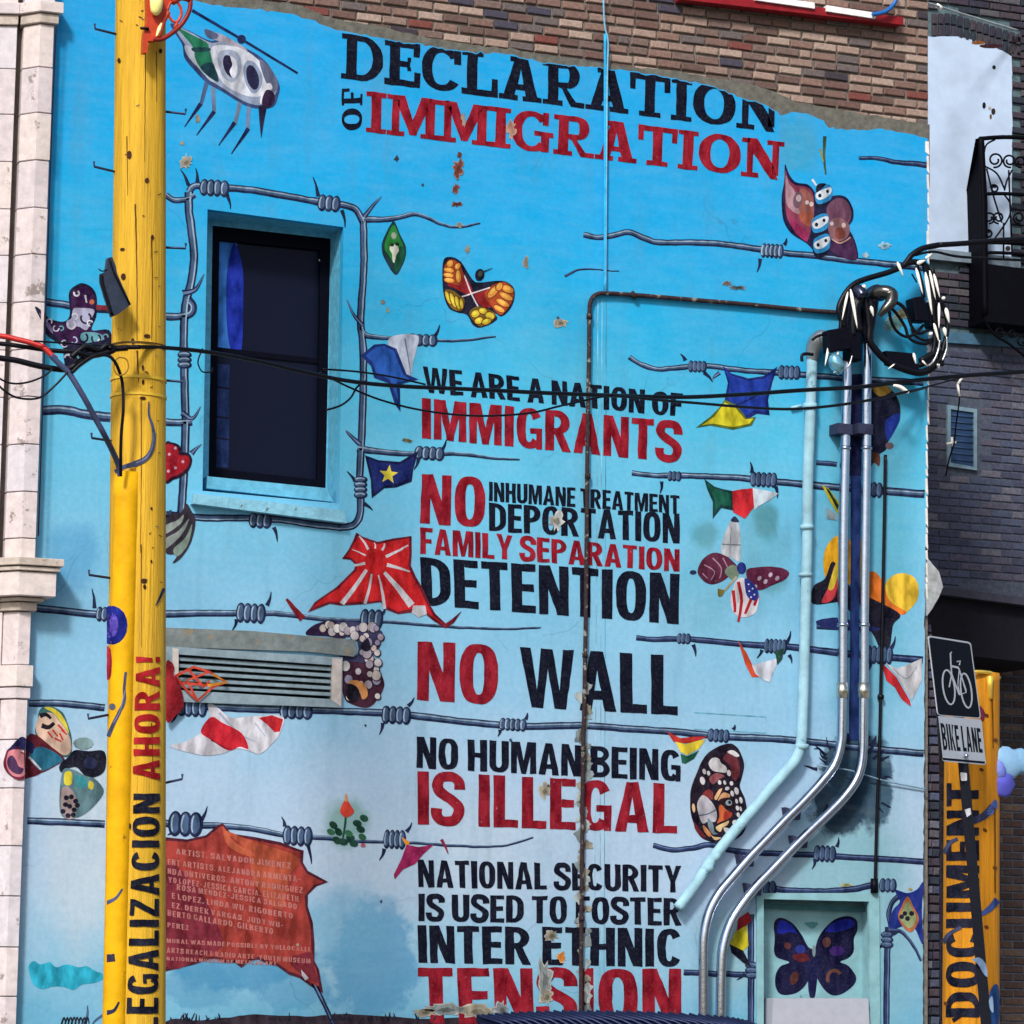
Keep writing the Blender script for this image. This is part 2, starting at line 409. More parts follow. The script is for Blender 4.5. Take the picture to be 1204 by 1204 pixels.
# ================================================================== MURAL BUILDING
B = empty('mural_building', W(640, 1100, 0)*1.0+Vector((0,0,-W(640,1100,0).z+.13)),
          'tall building side painted sky blue with barbed wire, butterflies and big lettering', 'building')
BLUE_EDGE = [(205,-60),(218,-25),(228,0),(250,6),(300,11),(345,17),(375,27),(398,36),(430,41),(465,48),(500,53),(540,60),(600,64),(640,74),(700,79),(745,84),(790,92),(817,97),(835,101),(857,109),(872,116),(900,123),(918,134),(930,132),(947,133),(968,142),(974,150),(1004,153),(1037,152),(1070,157),(1091,163)]
GREY_EDGE = [(195,-60),(215,-40),(240,-8),(300,0),(345,4),(400,23),(440,28),(467,36),(533,49),(613,59),(700,73),(801,84),(870,96),(904,104),(937,119),(977,127),(1037,137),(1094,146)]
def jag(pts, amp, step=5., f=.22, seed=0):
    out = []
    for a, b in zip(pts, pts[1:]):
        d = math.hypot(b[0]-a[0], b[1]-a[1]); n = max(1, int(d/step))
        for k in range(n):
            t = k/n; x, y = a[0]+(b[0]-a[0])*t, a[1]+(b[1]-a[1])*t
            out.append((x+amp*noise.noise((x*f, y*f, seed)), y+amp*noise.noise((x*f, y*f, seed+9))))
    out.append(pts[-1]); return out
EDGE = jag(BLUE_EDGE, 2.6)
def edge_y(x, E=None):
    E = E or EDGE
    for a, b in zip(E, E[1:]):
        if a[0] <= x <= b[0]: return a[1]+(b[1]-a[1])*(x-a[0])/max(b[0]-a[0], 1e-6)
    return E[0][1] if x < E[0][0] else E[-1][1]
RIGHT = jag([(1091,163),(1092,200),(1092,300),(1091,450),(1090,560),(1088,660),(1087,720),(1087,800),(1086,950),(1085,1204),(1085,1290)], 1.6, 7)
def clip_edge(poly):
    """cut a painted polygon where the plaster has come off along the top"""
    if min(p[1] for p in poly) > max(p[1] for p in EDGE)+2: return [poly]
    x0 = min(p[0] for p in poly); x1 = max(p[0] for p in poly); out = []
    def half(P, fn):
        R = []
        for i in range(len(P)):
            a, b = P[i-1], P[i]; fa, fb = fn(a), fn(b)
            if (fa >= 0) != (fb >= 0):
                t = fa/(fa-fb); R.append((a[0]+(b[0]-a[0])*t, a[1]+(b[1]-a[1])*t))
            if fb >= 0: R.append(b)
        return R
    for a, b in zip(EDGE, EDGE[1:]):
        if b[0] <= x0 or a[0] >= x1 or b[0]-a[0] < 1e-3: continue
        P = half(poly, lambda p: p[0]-a[0])
        if len(P) > 2: P = half(P, lambda p: b[0]-p[0])
        if len(P) > 2: P = half(P, lambda p: (p[1]-1.0)-(a[1]+(b[1]-a[1])*(p[0]-a[0])/(b[0]-a[0])))
        if len(P) > 2: out.append(P)
    return out

# --- blue plaster material: a sky painted from deep to pale, with brushed clouds, stains and a painted ledge shadow
mw, nt, bs = newmat('painted_sky_plaster')
pos = wpos(nt); sep = nt.nodes.new('ShaderNodeSeparateXYZ'); nt.links.new(pos, sep.inputs[0])
def zpx(y): return W(600, y, 0).z
Z0, Z1 = zpx(1204), zpx(-20)
mr = nt.nodes.new('ShaderNodeMapRange'); mr.inputs[1].default_value = Z0; mr.inputs[2].default_value = Z1
nz = nt.nodes.new('ShaderNodeMath'); nz.operation = 'MULTIPLY_ADD'
nt.links.new(noi(nt, 1.1, 3), nz.inputs[0]); nz.inputs[1].default_value = .9; nt.links.new(sep.outputs[2], nz.inputs[2])
sb = nt.nodes.new('ShaderNodeMath'); sb.operation = 'SUBTRACT'; nt.links.new(nz.outputs[0], sb.inputs[0]); sb.inputs[1].default_value = .45
nt.links.new(sb.outputs[0], mr.inputs[0])
SKY = [(1204,(120,190,218)),(1130,(158,208,230)),(1040,(196,218,238)),(930,(192,218,240)),(830,(164,213,240)),(700,(140,210,240)),(580,(120,210,242)),(470,(86,206,242)),(390,(44,194,244)),(250,(20,184,246)),(60,(16,178,246))]
SKY = [(y, (c[0]*.97, c[1]*.985, c[2]*1.01)) for y, c in SKY]
r = ramp(nt, mr.outputs[0], [((zpx(y)-Z0)/(Z1-Z0), C(c, .79)) for y, c in SKY])
def blob(cur, px, py, rx, ry, rgb, amt, rag=.5):
    hard = rag < 0; rag = abs(rag)
    c = W(px, py, 0)
    mp = nt.nodes.new('ShaderNodeMapping'); mp.vector_type = 'POINT'
    sx, sz = F/depth(c)/rx, F/depth(c)/ry
    mp.inputs['Scale'].default_value = (sx, 0, sz); mp.inputs['Location'].default_value = (-c.x*sx, 0, -c.z*sz)
    nt.links.new(pos, mp.inputs[0])
    ln = nt.nodes.new('ShaderNodeVectorMath'); ln.operation = 'LENGTH'; nt.links.new(mp.outputs[0], ln.inputs[0])
    ad = nt.nodes.new('ShaderNodeMath'); ad.operation = 'MULTIPLY_ADD'
    nt.links.new(noi(nt, 7 if hard else 5, 7), ad.inputs[0]); ad.inputs[1].default_value = rag*2; nt.links.new(ln.outputs[1], ad.inputs[2])
    s2 = nt.nodes.new('ShaderNodeMath'); s2.operation = 'SUBTRACT'; nt.links.new(ad.outputs[0], s2.inputs[0]); s2.inputs[1].default_value = rag
    f = ramp(nt, s2.outputs[0], [(.72 if hard else .55, gray(amt)), (.9 if hard else .98, G0)])
    return mixc(nt, f, cur, C(rgb))
for b_ in [(1020,620,75,330,(92,180,208),.75,.3),(1000,1080,110,200,(136,190,204),.8,.3),(440,1130,66,92,(84,158,205),.75,-.6),(270,1125,105,50,(70,150,198),.75,-.6),
           (300,1075,90,60,(95,185,215),.4,.5),(100,990,60,160,(206,220,232),.7,.3),(895,640,40,90,(100,176,190),.35,.6),(830,690,50,80,(100,176,190),.3,.6),
           (500,1000,200,90,(196,214,232),.5,.3),(85,655,40,50,(60,150,210),.5,.5),(860,1120,60,70,(150,190,196),.5,.5),(940,170,30,40,(90,150,120),.3,.6),(902,612,20,28,(84,150,160),.9,.5),(828,628,22,20,(90,160,170),.7,.5),(908,682,24,20,(90,160,170),.7,.5),(408,966,34,36,(140,178,172),.95,.4),(345,1155,55,44,(70,150,196),.5,-.6),(1002,903,54,46,(16,20,40),.97,-.5),(986,950,48,40,(16,20,40),.97,-.5),(1024,920,34,68,(18,24,46),.9,-.5),(235,1158,60,34,(66,146,192),.5,-.6),(410,1090,60,60,(110,178,214),.6,.5)]:  # the blob beside the stone ledge paints its soft cast shadow
    r = blob(r, *b_)
r = mixc(nt, ramp(nt, noi(nt, .9, 6, rough=.6), [(.38, gray(.0)), (.66, gray(.22))]), r, C((60,140,180)))
r = mixc(nt, ramp(nt, noi(nt, 6, 4, stretch=(.35,1,1.6), rough=.7), [(.42, G0), (.72, gray(.08))]), r, C((196,224,236)))
r = mixc(nt, ramp(nt, noi(nt, 3.2, 8, rough=.65), [(.35, G0), (.7, gray(.05))]), r, C((200,225,235)))
r = mixc(nt, ramp(nt, noi(nt, 26, 6, rough=.7), [(.4, gray(.12)), (.62, G0)]), r, C((30,110,160)))
r = mixc(nt, ramp(nt, noi(nt, 5, 6, rough=.6, stretch=(1, 1, .12)), [(.54, G0), (.78, gray(.34))]), r, C((96,140,156)))
r = mixc(nt, ramp(nt, noi(nt, 12, 8, rough=.8), [(.735, G0), (.75, gray(.8))]), r, C((150,150,138)))
# fine cracks
vo = nt.nodes.new('ShaderNodeTexVoronoi'); vo.feature = 'DISTANCE_TO_EDGE'; vo.inputs['Scale'].default_value = .8
wn = nt.nodes.new('ShaderNodeTexNoise'); wn.inputs['Scale'].default_value = 4; nt.links.new(pos, wn.inputs[0])
va = nt.nodes.new('ShaderNodeVectorMath'); va.operation = 'MULTIPLY_ADD'; nt.links.new(wn.outputs[1], va.inputs[0]); va.inputs[1].default_value = (.22,.22,.22); nt.links.new(pos, va.inputs[2])
nt.links.new(va.outputs[0], vo.inputs['Vector'])
crk = mixc(nt, ramp(nt, noi(nt, .9, 2), [(.5, G0), (.6, G1)]), gray(0), ramp(nt, vo.outputs[0], [(.0, gray(.3)), (.004, G0)]))
r = mixc(nt, crk, r, C((50,90,120)))
nt.links.new(r, bs.inputs['Base Color']); bs.inputs['Roughness'].default_value = .7; bs.inputs['Specular IOR Level'].default_value = .06
bm_ = nt.nodes.new('ShaderNodeMath'); bm_.operation = 'ADD'
nt.links.new(noi(nt, 16, 6, rough=.55), bm_.inputs[0]); nt.links.new(noi(nt, 2.2, 3), bm_.inputs[1])
bump(nt, bs, bm_.outputs[0], .10, .02)

M_GREY = plain('grey_render', (112,112,104), .9, scale=18, var=.35, bmp=.7)
M_MORT = plain('mortar', (128,122,116), .95, scale=30, var=.3, bmp=.5)
# openings
WIN = [(244,246),(404,267),(399,592),(238,577)]
VENT = [(150,764),(402,772),(400,829),(150,824)]
NICHE = [(897,1056),(1028,1058),(1029,1235),(897,1235)]
S0 = wall(0)
def slab(outer, holes, y0, y1, mat, name, label=None):
    """plaster sheet between the planes y0 (front) and y1, with real openings"""
    loops = [outer]+holes; P = [p for l in loops for p in l]; n = len(P)
    A = [W(p[0], p[1], 0) for p in P]; V = [Vector((v.x, y0, v.z)) for v in A]+[Vector((v.x, y1, v.z)) for v in A]
    f = [tuple(t) for t in tessellate_polygon([[Vector((a.x, a.z, 0)) for a in A[sum(map(len, loops[:i])):sum(map(len, loops[:i+1]))]] for i in range(len(loops))])]
    b = 0
    for l in loops:
        m = len(l); f += [(b+i, b+(i+1) % m, b+(i+1) % m+n, b+i+n) for i in range(m)]; b += m
    o = obj(name, V, f, mat, B, label=label); fixnormals(o); return o
LX = W(61, 100, -.10).x-.05
lft = lambda z: PX((LX, 0, z))
slab([lft(W(60,-60,0).z)]+EDGE+RIGHT[1:]+[lft(W(60,1290,0).z)], [WIN, VENT, NICHE], 0, .07, mw, 'wall')
GE = jag(GREY_EDGE, 2.5, 6, .2, 5)
slab(GE+[(1094,220),(215,90),(160,-60)], [], .012, .028, M_GREY, 'scratch_coat', 'rough grey undercoat showing between bricks and blue paint')
# structural core behind the plaster, with the same openings
def core():
    mb = MB(); top = W(1094, -90, 0).z; 
    xr = W(1094, 600, 0).x; xl = LX
    # blocks around the openings (window, vent, niche)
    def px_x(p): return W(p[0], p[1], 0).x
    def px_z(p): return W(p[0], p[1], 0).z
    yb0, yb1 = .042, .6
    Z = []
    rects = []
    for h in (WIN, VENT, NICHE):
        rects.append((min(px_x(p) for p in h), max(px_x(p) for p in h), min(px_z(p) for p in h), max(px_z(p) for p in h)))
    X = sorted([xl, xr]+[r[0] for r in rects]+[r[1] for r in rects]); ZZ = sorted([.13, top]+[max(.14, r[2]) for r in rects]+[r[3] for r in rects])
    for i in range(len(X)-1):
        for j in range(len(ZZ)-1):
            cx, cz = (X[i]+X[i+1])/2, (ZZ[j]+ZZ[j+1])/2
            if any(r[0] < cx < r[1] and r[2] < cz < r[3] for r in rects): continue
            n = len(mb.v); mb.add([(X[i], yb0, ZZ[j]), (X[i+1], yb0, ZZ[j]), (X[i+1], yb0, ZZ[j+1]), (X[i], yb0, ZZ[j+1])], [(0,1,2,3)])
    mb.add([(xl, 4.0, .13), (xr, 4.0, .13), (xr, 4.0, top), (xl, 4.0, top), (xl, yb0, .13), (xr, yb0, .13), (xr, yb0, top), (xl, yb0, top)], [(0,1,2,3),(4,7,3,0),(5,1,2,6),(7,6,2,3)])
    return obj('mortar_bed', mb.v, mb.f, M_MORT, B)
core()

# --- bricks
BR = [plain('brick', c, .85, scale=40, var=.28, bmp=.6) for c in
      [(182,160,148),(172,148,136),(156,132,122),(134,108,100),(120,94,88),(132,78,72),(114,92,86),(80,76,92),(114,104,104),(146,118,108),(128,108,102),(72,64,74)]]
def brick_mesh(L, H, D, mat, seed):
    rd = random.Random(seed); e = .006
    j = lambda: rd.uniform(-.0035, .0035)
    f = [(-L/2+e+j(), 0, -H/2+e+j()), (L/2-e+j(), 0, -H/2+e+j()), (L/2-e+j(), 0, H/2-e+j()), (-L/2+e+j(), 0, H/2-e+j())]
    m_ = [(-L/2+j()/2, .007, -H/2), (L/2+j()/2, .007, -H/2), (L/2, .007, H/2), (-L/2, .007, H/2)]
    b = [(x, D, z) for x, _, z in m_]
    me = bpy.data.meshes.new('brick'); me.from_pydata(f+m_+b, [], [(0,1,2,3)]+[(i+4, (i+1) % 4+4, (i+1) % 4, i) for i in range(4)]+[(i+8, (i+1) % 4+8, (i+1) % 4+4, i+4) for i in range(4)])
    me.materials.append(mat); me.update(); return me
_bm = {}
def brick(parent, cx, y, cz, L, H, D, mat, seed, rot=0., stuff=None):
    key = (round(L, 3), round(H, 3), mat.name, seed % 3)
    if key not in _bm: _bm[key] = brick_mesh(L, H, D, mat, seed % 3)
    me = _bm[key]
    if stuff is not None:
        mi = stuff['mats'].index(mat) if mat in stuff['mats'] else (stuff['mats'].append(mat) or len(stuff['mats'])-1)
        R = Matrix.Rotation(rot, 3, 'Y')
        stuff['mb'].add([Vector((cx, y, cz))+R @ v.co for v in me.vertices], [tuple(p.vertices) for p in me.polygons], mi); return
    o = bpy.data.objects.new('brick', me); col.objects.link(o); o.parent = parent
    o.location = Vector((cx, y, cz))-worg(parent); o.rotation_euler = (0, rot, 0); return o
PV, PH = .0707, .196
rd = random.Random(3)
extra = {'mb': MB(), 'mats': []}; cnt = 0
zt = W(1000, -85, 0).z; z = zpx(172)-.3; xr = W(1094, 100, 0).x; row = 0; todo = []
while z < zt:
    x = xr+rd.uniform(-.004,.004)
    first = True
    while x > W(190, 0, 0).x:
        L = PH if (first and row % 2) or not first else PH/2
        if rd.random() < .10 and not first: L = PH*rd.choice((.5,.8,1.1))
        cx = x-L/2; cx_ = cx; px, py = PX((cx, .02, z))
        if px < 1094 and px > 200 and py < edge_y(px, GREY_EDGE)+9:
            todo.append((cx, z, L, px, py, row))
        x -= L; first = False
    z += PV; row += 1
for cx, z, L, px, py, row in sorted(todo, key=lambda t: -t[4]):
    u = rd.random()
    dark = noise.noise((px*.012, py*.03, 2))
    pale = .40+.25*noise.noise((px*.006, py*.012, 4.))
    k = rd.choice([0,0,1,1,2,9]) if u < pale else rd.choice([3,3,4,5,6,8,8,9,10,2,4,6,3,10])
    if dark < -.28 and rd.random() < .6: k = rd.choice([7,8,11,6])
    vis = py > -3 and cnt < 300
    brick(B, cx+rd.uniform(-.004,.004), .022+rd.uniform(-.004,.004), z+rd.uniform(-.003,.003), L-.016, PV-.017, .035, BR[k], rd.randrange(9), rd.uniform(-.012,.012), None if vis else extra)
    cnt += vis
o = extra['mb'].build('upper_brickwork', extra['mats'], B); o['kind'] = 'stuff'
# peeling plaster lips along the right corner, whitened as its sunlit rim
mb = MB(); rd = random.Random(5); y_ = 166
while y_ < 700:
    h = rd.uniform(6, 22); w = rd.uniform(1.2, 3.6) if y_ < 215 else rd.uniform(.3, 1.5)
    x_ = 1091 if y_ < 500 else 1089.5
    P = [(x_-w, y_), (x_+1, y_+rd.uniform(-2, 1)), (x_+1.8, y_+h), (x_-w*rd.uniform(.3, 1), y_+h*.8)]
    mb.prism([W(a, b, -.003) for a, b in P], (0, .012, 0)); y_ += h+rd.uniform(-1, 2.5)
mb.build('lit_chipped_corner', plain('pale_plaster', (240,236,232), .85), B)
mb = MB(); P = [(1090,655),(1097,664),(1104,672),(1109,690),(1104,702),(1096,716),(1090,724),(1088,690)]
mb.prism([W(a, b, -.0) for a, b in P], (0, .1, 0)); mb.build('broken_plaster', plain('pale_plaster', (170,176,180), .9, var=.4), B)

# --- red sill at the top, white strips standing in for its sunlit edges
def bandbox(p0, p1, th, y, d, mat, name, parent):
    (ax, ay), (bx, by) = p0, p1
    mb = MB(); mb.quadbox([W(ax, ay, y), W(bx, by, y), W(bx, by+th, y), W(ax, ay+th, y)], (0, d, 0)); return mb.build(name, mat, parent)
RS = bandbox((800,-10),(1062,20), 9, -.09, .1, plain('red_paint', (150,30,40), .5), 'window_sill', B)
bandbox((888,-7),(958,3), 7, -.11, .05, plain('sunlit_edge', (250,250,252), .4, k=.95), 'sunlit_edge', B)
bandbox((972,6),(1030,15), 7, -.11, .05, plain('sunlit_edge', (250,250,252), .4, k=.95), 'sunlit_edge', B)

# --- window
M_BLUECASE = plain('blue_casing', (104,194,230), .6, scale=20, bmp=.3)
M_DARKFR = plain('dark_frame', (7,9,24), .6, spec=.06)
win = empty('window', W(320, 580, .2)); win.parent = B; win.location = W(320, 580, .2)-worg(B)
def ringbox(outer, inner, y0, d, mat, name, parent, ydown=None):
    mb = MB()
    for i in range(4):
        a, b = outer[i], outer[(i+1) % 4]; c, e = inner[(i+1) % 4], inner[i]
        mb.quadbox([W(*a, y0), W(*b, y0), W(*c, y0), W(*e, y0)], (0, d, 0))
    return mb.build(name, mat, parent)
# jambs of the deep opening
def reveal(poly, y0, y1, mat, name, parent):
    A = [W(p[0], p[1], 0) for p in poly]; n = len(A)
    V = [Vector((a.x, y0, a.z)) for a in A]+[Vector((a.x, y1, a.z)) for a in A]
    return obj(name, V, [(i, (i+1) % n, (i+1) % n+n, i+n) for i in range(n)], mat, parent)
reveal(WIN, .07, .40, M_BLUECASE, 'reveal', win)
fr_o = [(250,265),(389,280.5),(383,576),(245,562)]
def proj_back(poly, y):    # where the wall-plane outline lands on the plane y, straight back
    return [PX((W(p[0], p[1], 0).x, y, W(p[0], p[1], 0).z)) for p in poly]
ringbox(proj_back([(a+dx, b+dy) for (a, b), (dx, dy) in zip(WIN, [(-2,-2),(2,-2),(2,2),(-2,2)])], .28), fr_o, .28, .06, M_BLUECASE, 'casing', win)
fr_i = [(258,282),(377,294),(373,564),(254,551)]
ringbox(fr_o, fr_i, .287, .05, M_DARKFR, 'frame', win)
gl, nt, b_ = newmat('window_glass'); b_.inputs['Base Color'].default_value = (.006,.008,.022,1); b_.inputs['Roughness'].default_value = .12; b_.inputs['Specular IOR Level'].default_value = .08
MB().quadbox([W(257,281,.325), W(378,293,.325), W(374,424,.325), W(256,410,.325)], (0,.006,0)).build('pane', gl, win)
MB().quadbox([W(256,414,.318), W(376,428,.318), W(374,565,.318), W(253,552,.318)], (0,.006,0)).build('pane', gl, win)
MB().quadbox([W(254,408,.305), W(378,422,.305), W(378,428,.305), W(254,415,.305)], (0,.03,0)).build('meeting_rail', M_DARKFR, win)
A_ = Art(wall(.323), 1, .1)
A_.poly((60,130,220), [(258,284),(279,286),(275,330),(275,380),(279,411),(255,408)], False)
A_.build('pane_patch', win, 'light blue patch on the upper pane')  # flat blue shapes laid on the dark panes
A_ = Art(wall(.3215), 1, .1)
A_.poly((22,48,170), [(275,286),(282,300),(286,322),(286,360),(285,400),(282,414),(272,413),(267,385),(266,345),(268,310)], True); A_.build('pane_patch', win, 'deep blue oval on the upper pane')
A_ = Art(wall(.316), 1, .2)
A_.poly((30,52,105), [(256,428),(270,429),(269,550),(254,549)], False)
A_.line((10,12,30), [(255,455),(270,457)], 2); A_.line((10,12,30), [(255,490),(270,492)], 2); A_.line((10,12,30), [(255,515),(270,517)], 2)
A_.build('pane_patch', win, 'dim blue patch in the lower sash')
A_ = Art(wall(.30), 0, .1); A_.line((205,210,220), [(375,305),(378,311),(377,318)], 1.8, .8); A_.build('latch', win)
# sill
mb = MB(); P = [(229,580),(404,600),(408,615),(227,592)]
mb.quadbox([W(*p, -.07) for p in P], (0,.30,0)); mb.build('sill', plain('pale_sill', (140,204,230), .8, spots=((90,100,100), .62, 9), bmp=.5), win)
mb = MB(); mb.quadbox([W(244,560,.05), W(384,574,.05), W(392,590,.05), W(243,574,.05)], (0,.25,0)); mb.build('sill', plain('pale_sill', (110,196,230), .8, bmp=.5), win)

# --- louvred vent under a stone lintel
vent = empty('vent', W(300, 830, 0)); vent.parent = B; vent.location = W(300, 830, 0)-worg(B)
LIN = [(150,736),(300,742),(365,748),(418,752),(420,766),(416,772),(360,766),(150,759)]
mb = MB(); mb.prism([W(*p, -.025) for p in LIN], (0,.09,0)); mb.build('lintel', plain('weathered_stone', (122,132,134), .9, scale=12, var=.3, spots=((150,135,110), .6, 8), bmp=.6), vent)
M_VF = plain('galvanised_frame', (150,172,184), .45, .3, var=.25)
ringbox([(150,757),(403,773),(402,832),(150,823)], [(206,769),(391,782),(390,822),(206,811)], -.03, .1, M_VF, 'frame', vent)
MB().quadbox([W(391,774,-.034), W(402,775,-.034), W(401,831,-.034), W(390,823,-.034)], (0,.02,0)).build('frame', plain('bare_metal_strip', (205,196,192), .5, .1), vent)
MB().quadbox([W(203,762,-.034), W(210,763,-.034), W(210,812,-.034), W(203,811,-.034)], (0,.02,0)).build('frame', plain('bare_metal_strip', (205,196,192), .5, .1), vent)
MB().quadbox([W(150,760,.09), W(402,770,.09), W(400,835,.09), W(150,826,.09)], (0,.02,0)).build('backing', plain('vent_dark', (14,20,34), .9), vent)
for k in range(6):
    a = W(200, 766.5+k*8.0, .0); b2 = W(392, 780+k*7.4, .0)
    dz = .030; V = [a+Vector((0,0,dz*.55)), b2+Vector((0,0,dz*.55)), b2+Vector((0,-.012,-dz*.2)), a+Vector((0,-.012,-dz*.2))]
    V = [a+Vector((0,.055,.028)), b2+Vector((0,.055,.028)), b2+Vector((0,-.004,-.004)), a+Vector((0,-.004,-.004))]
    mb = MB(); mb.quadbox(V, (0,.004,-.007)); mb.quadbox([a+Vector((0,-.006,.014)), b2+Vector((0,-.006,.014)), b2+Vector((0,-.006,-.008)), a+Vector((0,-.006,-.008))], (0,.003,0)); mb.build('slat', M_VF, vent)

# --- blocked window niche, lower right
ni = empty('blocked_window', W(962, 1200, .1)); ni.parent = B; ni.location = W(962, 1200, .1)-worg(B)
M_NI = plain('pale_green_paint', (142,192,204), .75, scale=7, var=.18, spots=((92,140,150), .66, 6), bmp=.5)
reveal(NICHE, .07, .22, M_NI, 'reveal', ni)
MB().quadbox([W(885,1040,.2), W(1045,1040,.2), W(1045,1250,.2), W(885,1250,.2)], (0,.03,0)).build('infill_panel', M_NI, ni)
ringbox([(890,1050),(1034,1050),(1035,1240),(890,1240)], [(898,1057),(1022,1060),(1023,1240),(898,1240)], -.02, .03, M_NI, 'surround', ni)
MB().quadbox([W(899,1062,.14), W(1018,1066,.14), W(1018,1072,.14), W(899,1068,.14)], (0,.05,0)).build('moulding', plain('dark_moulding', (70,120,130), .8), ni)
mb = MB(); mb.quadbox([W(909,1174,-.06), W(1021,1174,-.06), W(1025,1260,-.06), W(906,1260,-.06)], (0,.2,0)); mb.build('white_board', plain('dull_white_board', (186,192,208), .6, var=.06), ni)
def tpx(mb, pts, rpx, n=6, seg=10, mi=0):
    """append to mb a tube through (px, py, y); rpx a number or one radius per point"""
    rl = rpx if isinstance(rpx, (list, tuple)) else [rpx]*len(pts)
    P = crom([tuple(p)+(r,) for p, r in zip(pts, rl)], n) if n > 1 else [tuple(p)+(r,) for p, r in zip(pts, rl)]
    V = [W(p[0], p[1], p[2]) for p in P]; mb.tube(V, [max(p[3], .1)*depth(v)/F for p, v in zip(P, V)], seg, mi); return mb
def thing_at(name, px, py, y, label, cat, group=None): return empty(name, W(px, py, y), label, cat, group)
def part(parent, name, pts, r, mat, n=6, seg=10, label=None):
    return tpx(MB(), pts, r, n, seg).build(name, mat, parent, True, label)
# ================================================================== STONE BUILDING ON THE LEFT
SB = empty('stone_building', Vector((W(30, 1100, -.2).x-.2, -.1, .13)), 'pale stone building corner with a chamfered pilaster and projecting ledge at the left edge', 'building')
M_ST = [plain('pale_stone', c, .8, scale=16, var=.16, spots=((150,138,134), .62, 7), bmp=.3) for c in [(226,214,216),(218,208,212),(228,216,214),(220,214,222)]]
M_STD = plain('stone_stained', (202,190,180), .85, scale=14, var=.25, spots=((110,96,84), .62, 16), bmp=.5)
ys = -.10
Q1 = W(45, 100, ys); Q0 = W(61, 100, ys)
def along(P, d, target):      # go from P in direction d until the pixel column is target
    lo, hi = 0, 3.
    for _ in range(40):
        m = (lo+hi)/2
        if PX(P+d*m)[0] > target: lo = m
        else: hi = m
    return P+d*lo
dm = Vector((-math.cos(math.radians(52)), math.sin(math.radians(52)), 0)); dl = Vector((-math.cos(math.radians(20)), math.sin(math.radians(20)), 0))
Q2 = along(Q1, dm, 25.5); Q3 = along(Q2, dl, 17.5); Q4 = Q3+dl*.62; rd = random.Random(12)
def z_at(py, x=35): return W(x, py, ys).z
def stone(seg, zt_, zb_, o=0., mat=None, name='stone_block', lab=None, h=.003):
    """seg 'r': chamfered pilaster block, 'l': flat block beyond the groove; o = outward projection"""
    if seg == 'r': P = [Q0+Vector((o, -o, 0)), Q1+Vector((-o*.3, -o, 0)), Q2+Vector((-o, -o*.3, 0)), Q2+Vector((.02, .3, 0)), Q0+Vector((o, .24, 0))]
    else: P = [Q3+Vector((0, -o, 0)), Q4+Vector((0, -o, 0)), Q4+Vector((.05, .3, 0)), Q3+Vector((.05, .3, 0))]
    P = [Vector((p.x, p.y, 0)) for p in P]
    zt_ -= h; zb_ += h; mb = MB(); e = .004; c = sum(P, Vector())/len(P); n = len(P)
    rings = [(zb_, e), (zb_+e, 0), (zt_-e, 0), (zt_, e)]; V = []
    for zz, ee in rings:
        for p in P: q_ = p+(c-p).normalized()*ee*1.4; V.append(Vector((q_.x, q_.y, zz)))
    f = [tuple(range(n)), tuple(3*n+i for i in range(n))]+[(r_*n+i, r_*n+(i+1) % n, (r_+1)*n+(i+1) % n, (r_+1)*n+i) for r_ in range(3) for i in range(n)]
    mb.add(V, f); return mb.build(name, mat or rd.choice(M_ST), SB, label=lab)
MB().prism([Vector((p.x, p.y, .13)) for p in (Q0+Vector((-.028,.03,0)), Q1+Vector((0.01,.03,0)), Q2+Vector((.03,.022,0)), Q2+Vector((.04,.07,0)), Q3+Vector((.03,.07,0)), Q3+Vector((0,.024,0)), Q4+Vector((0,.024,0)), Q4+Vector((0,3,0)), Q0+Vector((-.028,.22,0)))], (0, 0, z_at(-70)-.13)).build('joint_mortar', plain('grey_joint', (112,104,100), .95), SB)
J = [-70,-10]; 
stone('r', z_at(-70), z_at(0), .0); stone('l', z_at(-70), z_at(0), .0)
for s in 'rl':
    stone(s, z_at(0), z_at(14), .05, name='capital'); stone(s, z_at(14), z_at(26), .025, M_STD, 'capital')
JJ = [26,77,131,187,243,298,354,410,466,522,578,633,659]
for a_, b_ in zip(JJ, JJ[1:]):
    for s in 'rl': stone(s, z_at(a_), z_at(b_), rd.uniform(-.002,.002))
for s in 'rl':
    stone(s, z_at(658), z_at(668), .16, M_STD, 'ledge', 'projecting weathered ledge'); stone(s, z_at(668), z_at(674), .14, M_STD, 'ledge'); stone(s, z_at(674), z_at(703), .12, name='ledge'); stone(s, z_at(703), z_at(708), .06, M_STD, 'ledge'); stone(s, z_at(708), z_at(719), .02, M_STD, 'ledge')
    stone(s, z_at(719), z_at(782), -.012); stone(s, z_at(782), z_at(808), .012, name='band'); stone(s, z_at(808), z_at(822), .0, name='band')
JJ = [822,870,927,995,1054,1114,1172,1230,1290]
for a_, b_ in zip(JJ, JJ[1:]):
    for s in 'rl': stone(s, z_at(a_), z_at(b_), -.014)
# groove is closed below the ledge: narrow filler stones
for a_, b_ in zip([719]+JJ[1:], JJ[1:]+[1292]):
    mb = MB(); P = [Vector((p.x, p.y, 0)) for p in (Q2+Vector((0,-.002,0)), Q3+Vector((0,.0,0)), Q3+Vector((.03,.05,0)), Q2+Vector((.03,.05,0)))]
    mb.prism([p+Vector((0,0,z_at(b_)+.005)) for p in P], (0,0,z_at(a_)-z_at(b_)-.01)); mb.build('stone_block', M_ST[2], SB)
part(SB, 'crack_line', [(66,30,-.12),(62,120,-.12),(59,200,-.12),(56,300,-.12),(51,450,-.12),(45,630,-.12)], .9, plain('dark_gap', (34,30,44), .9), 5, 6)


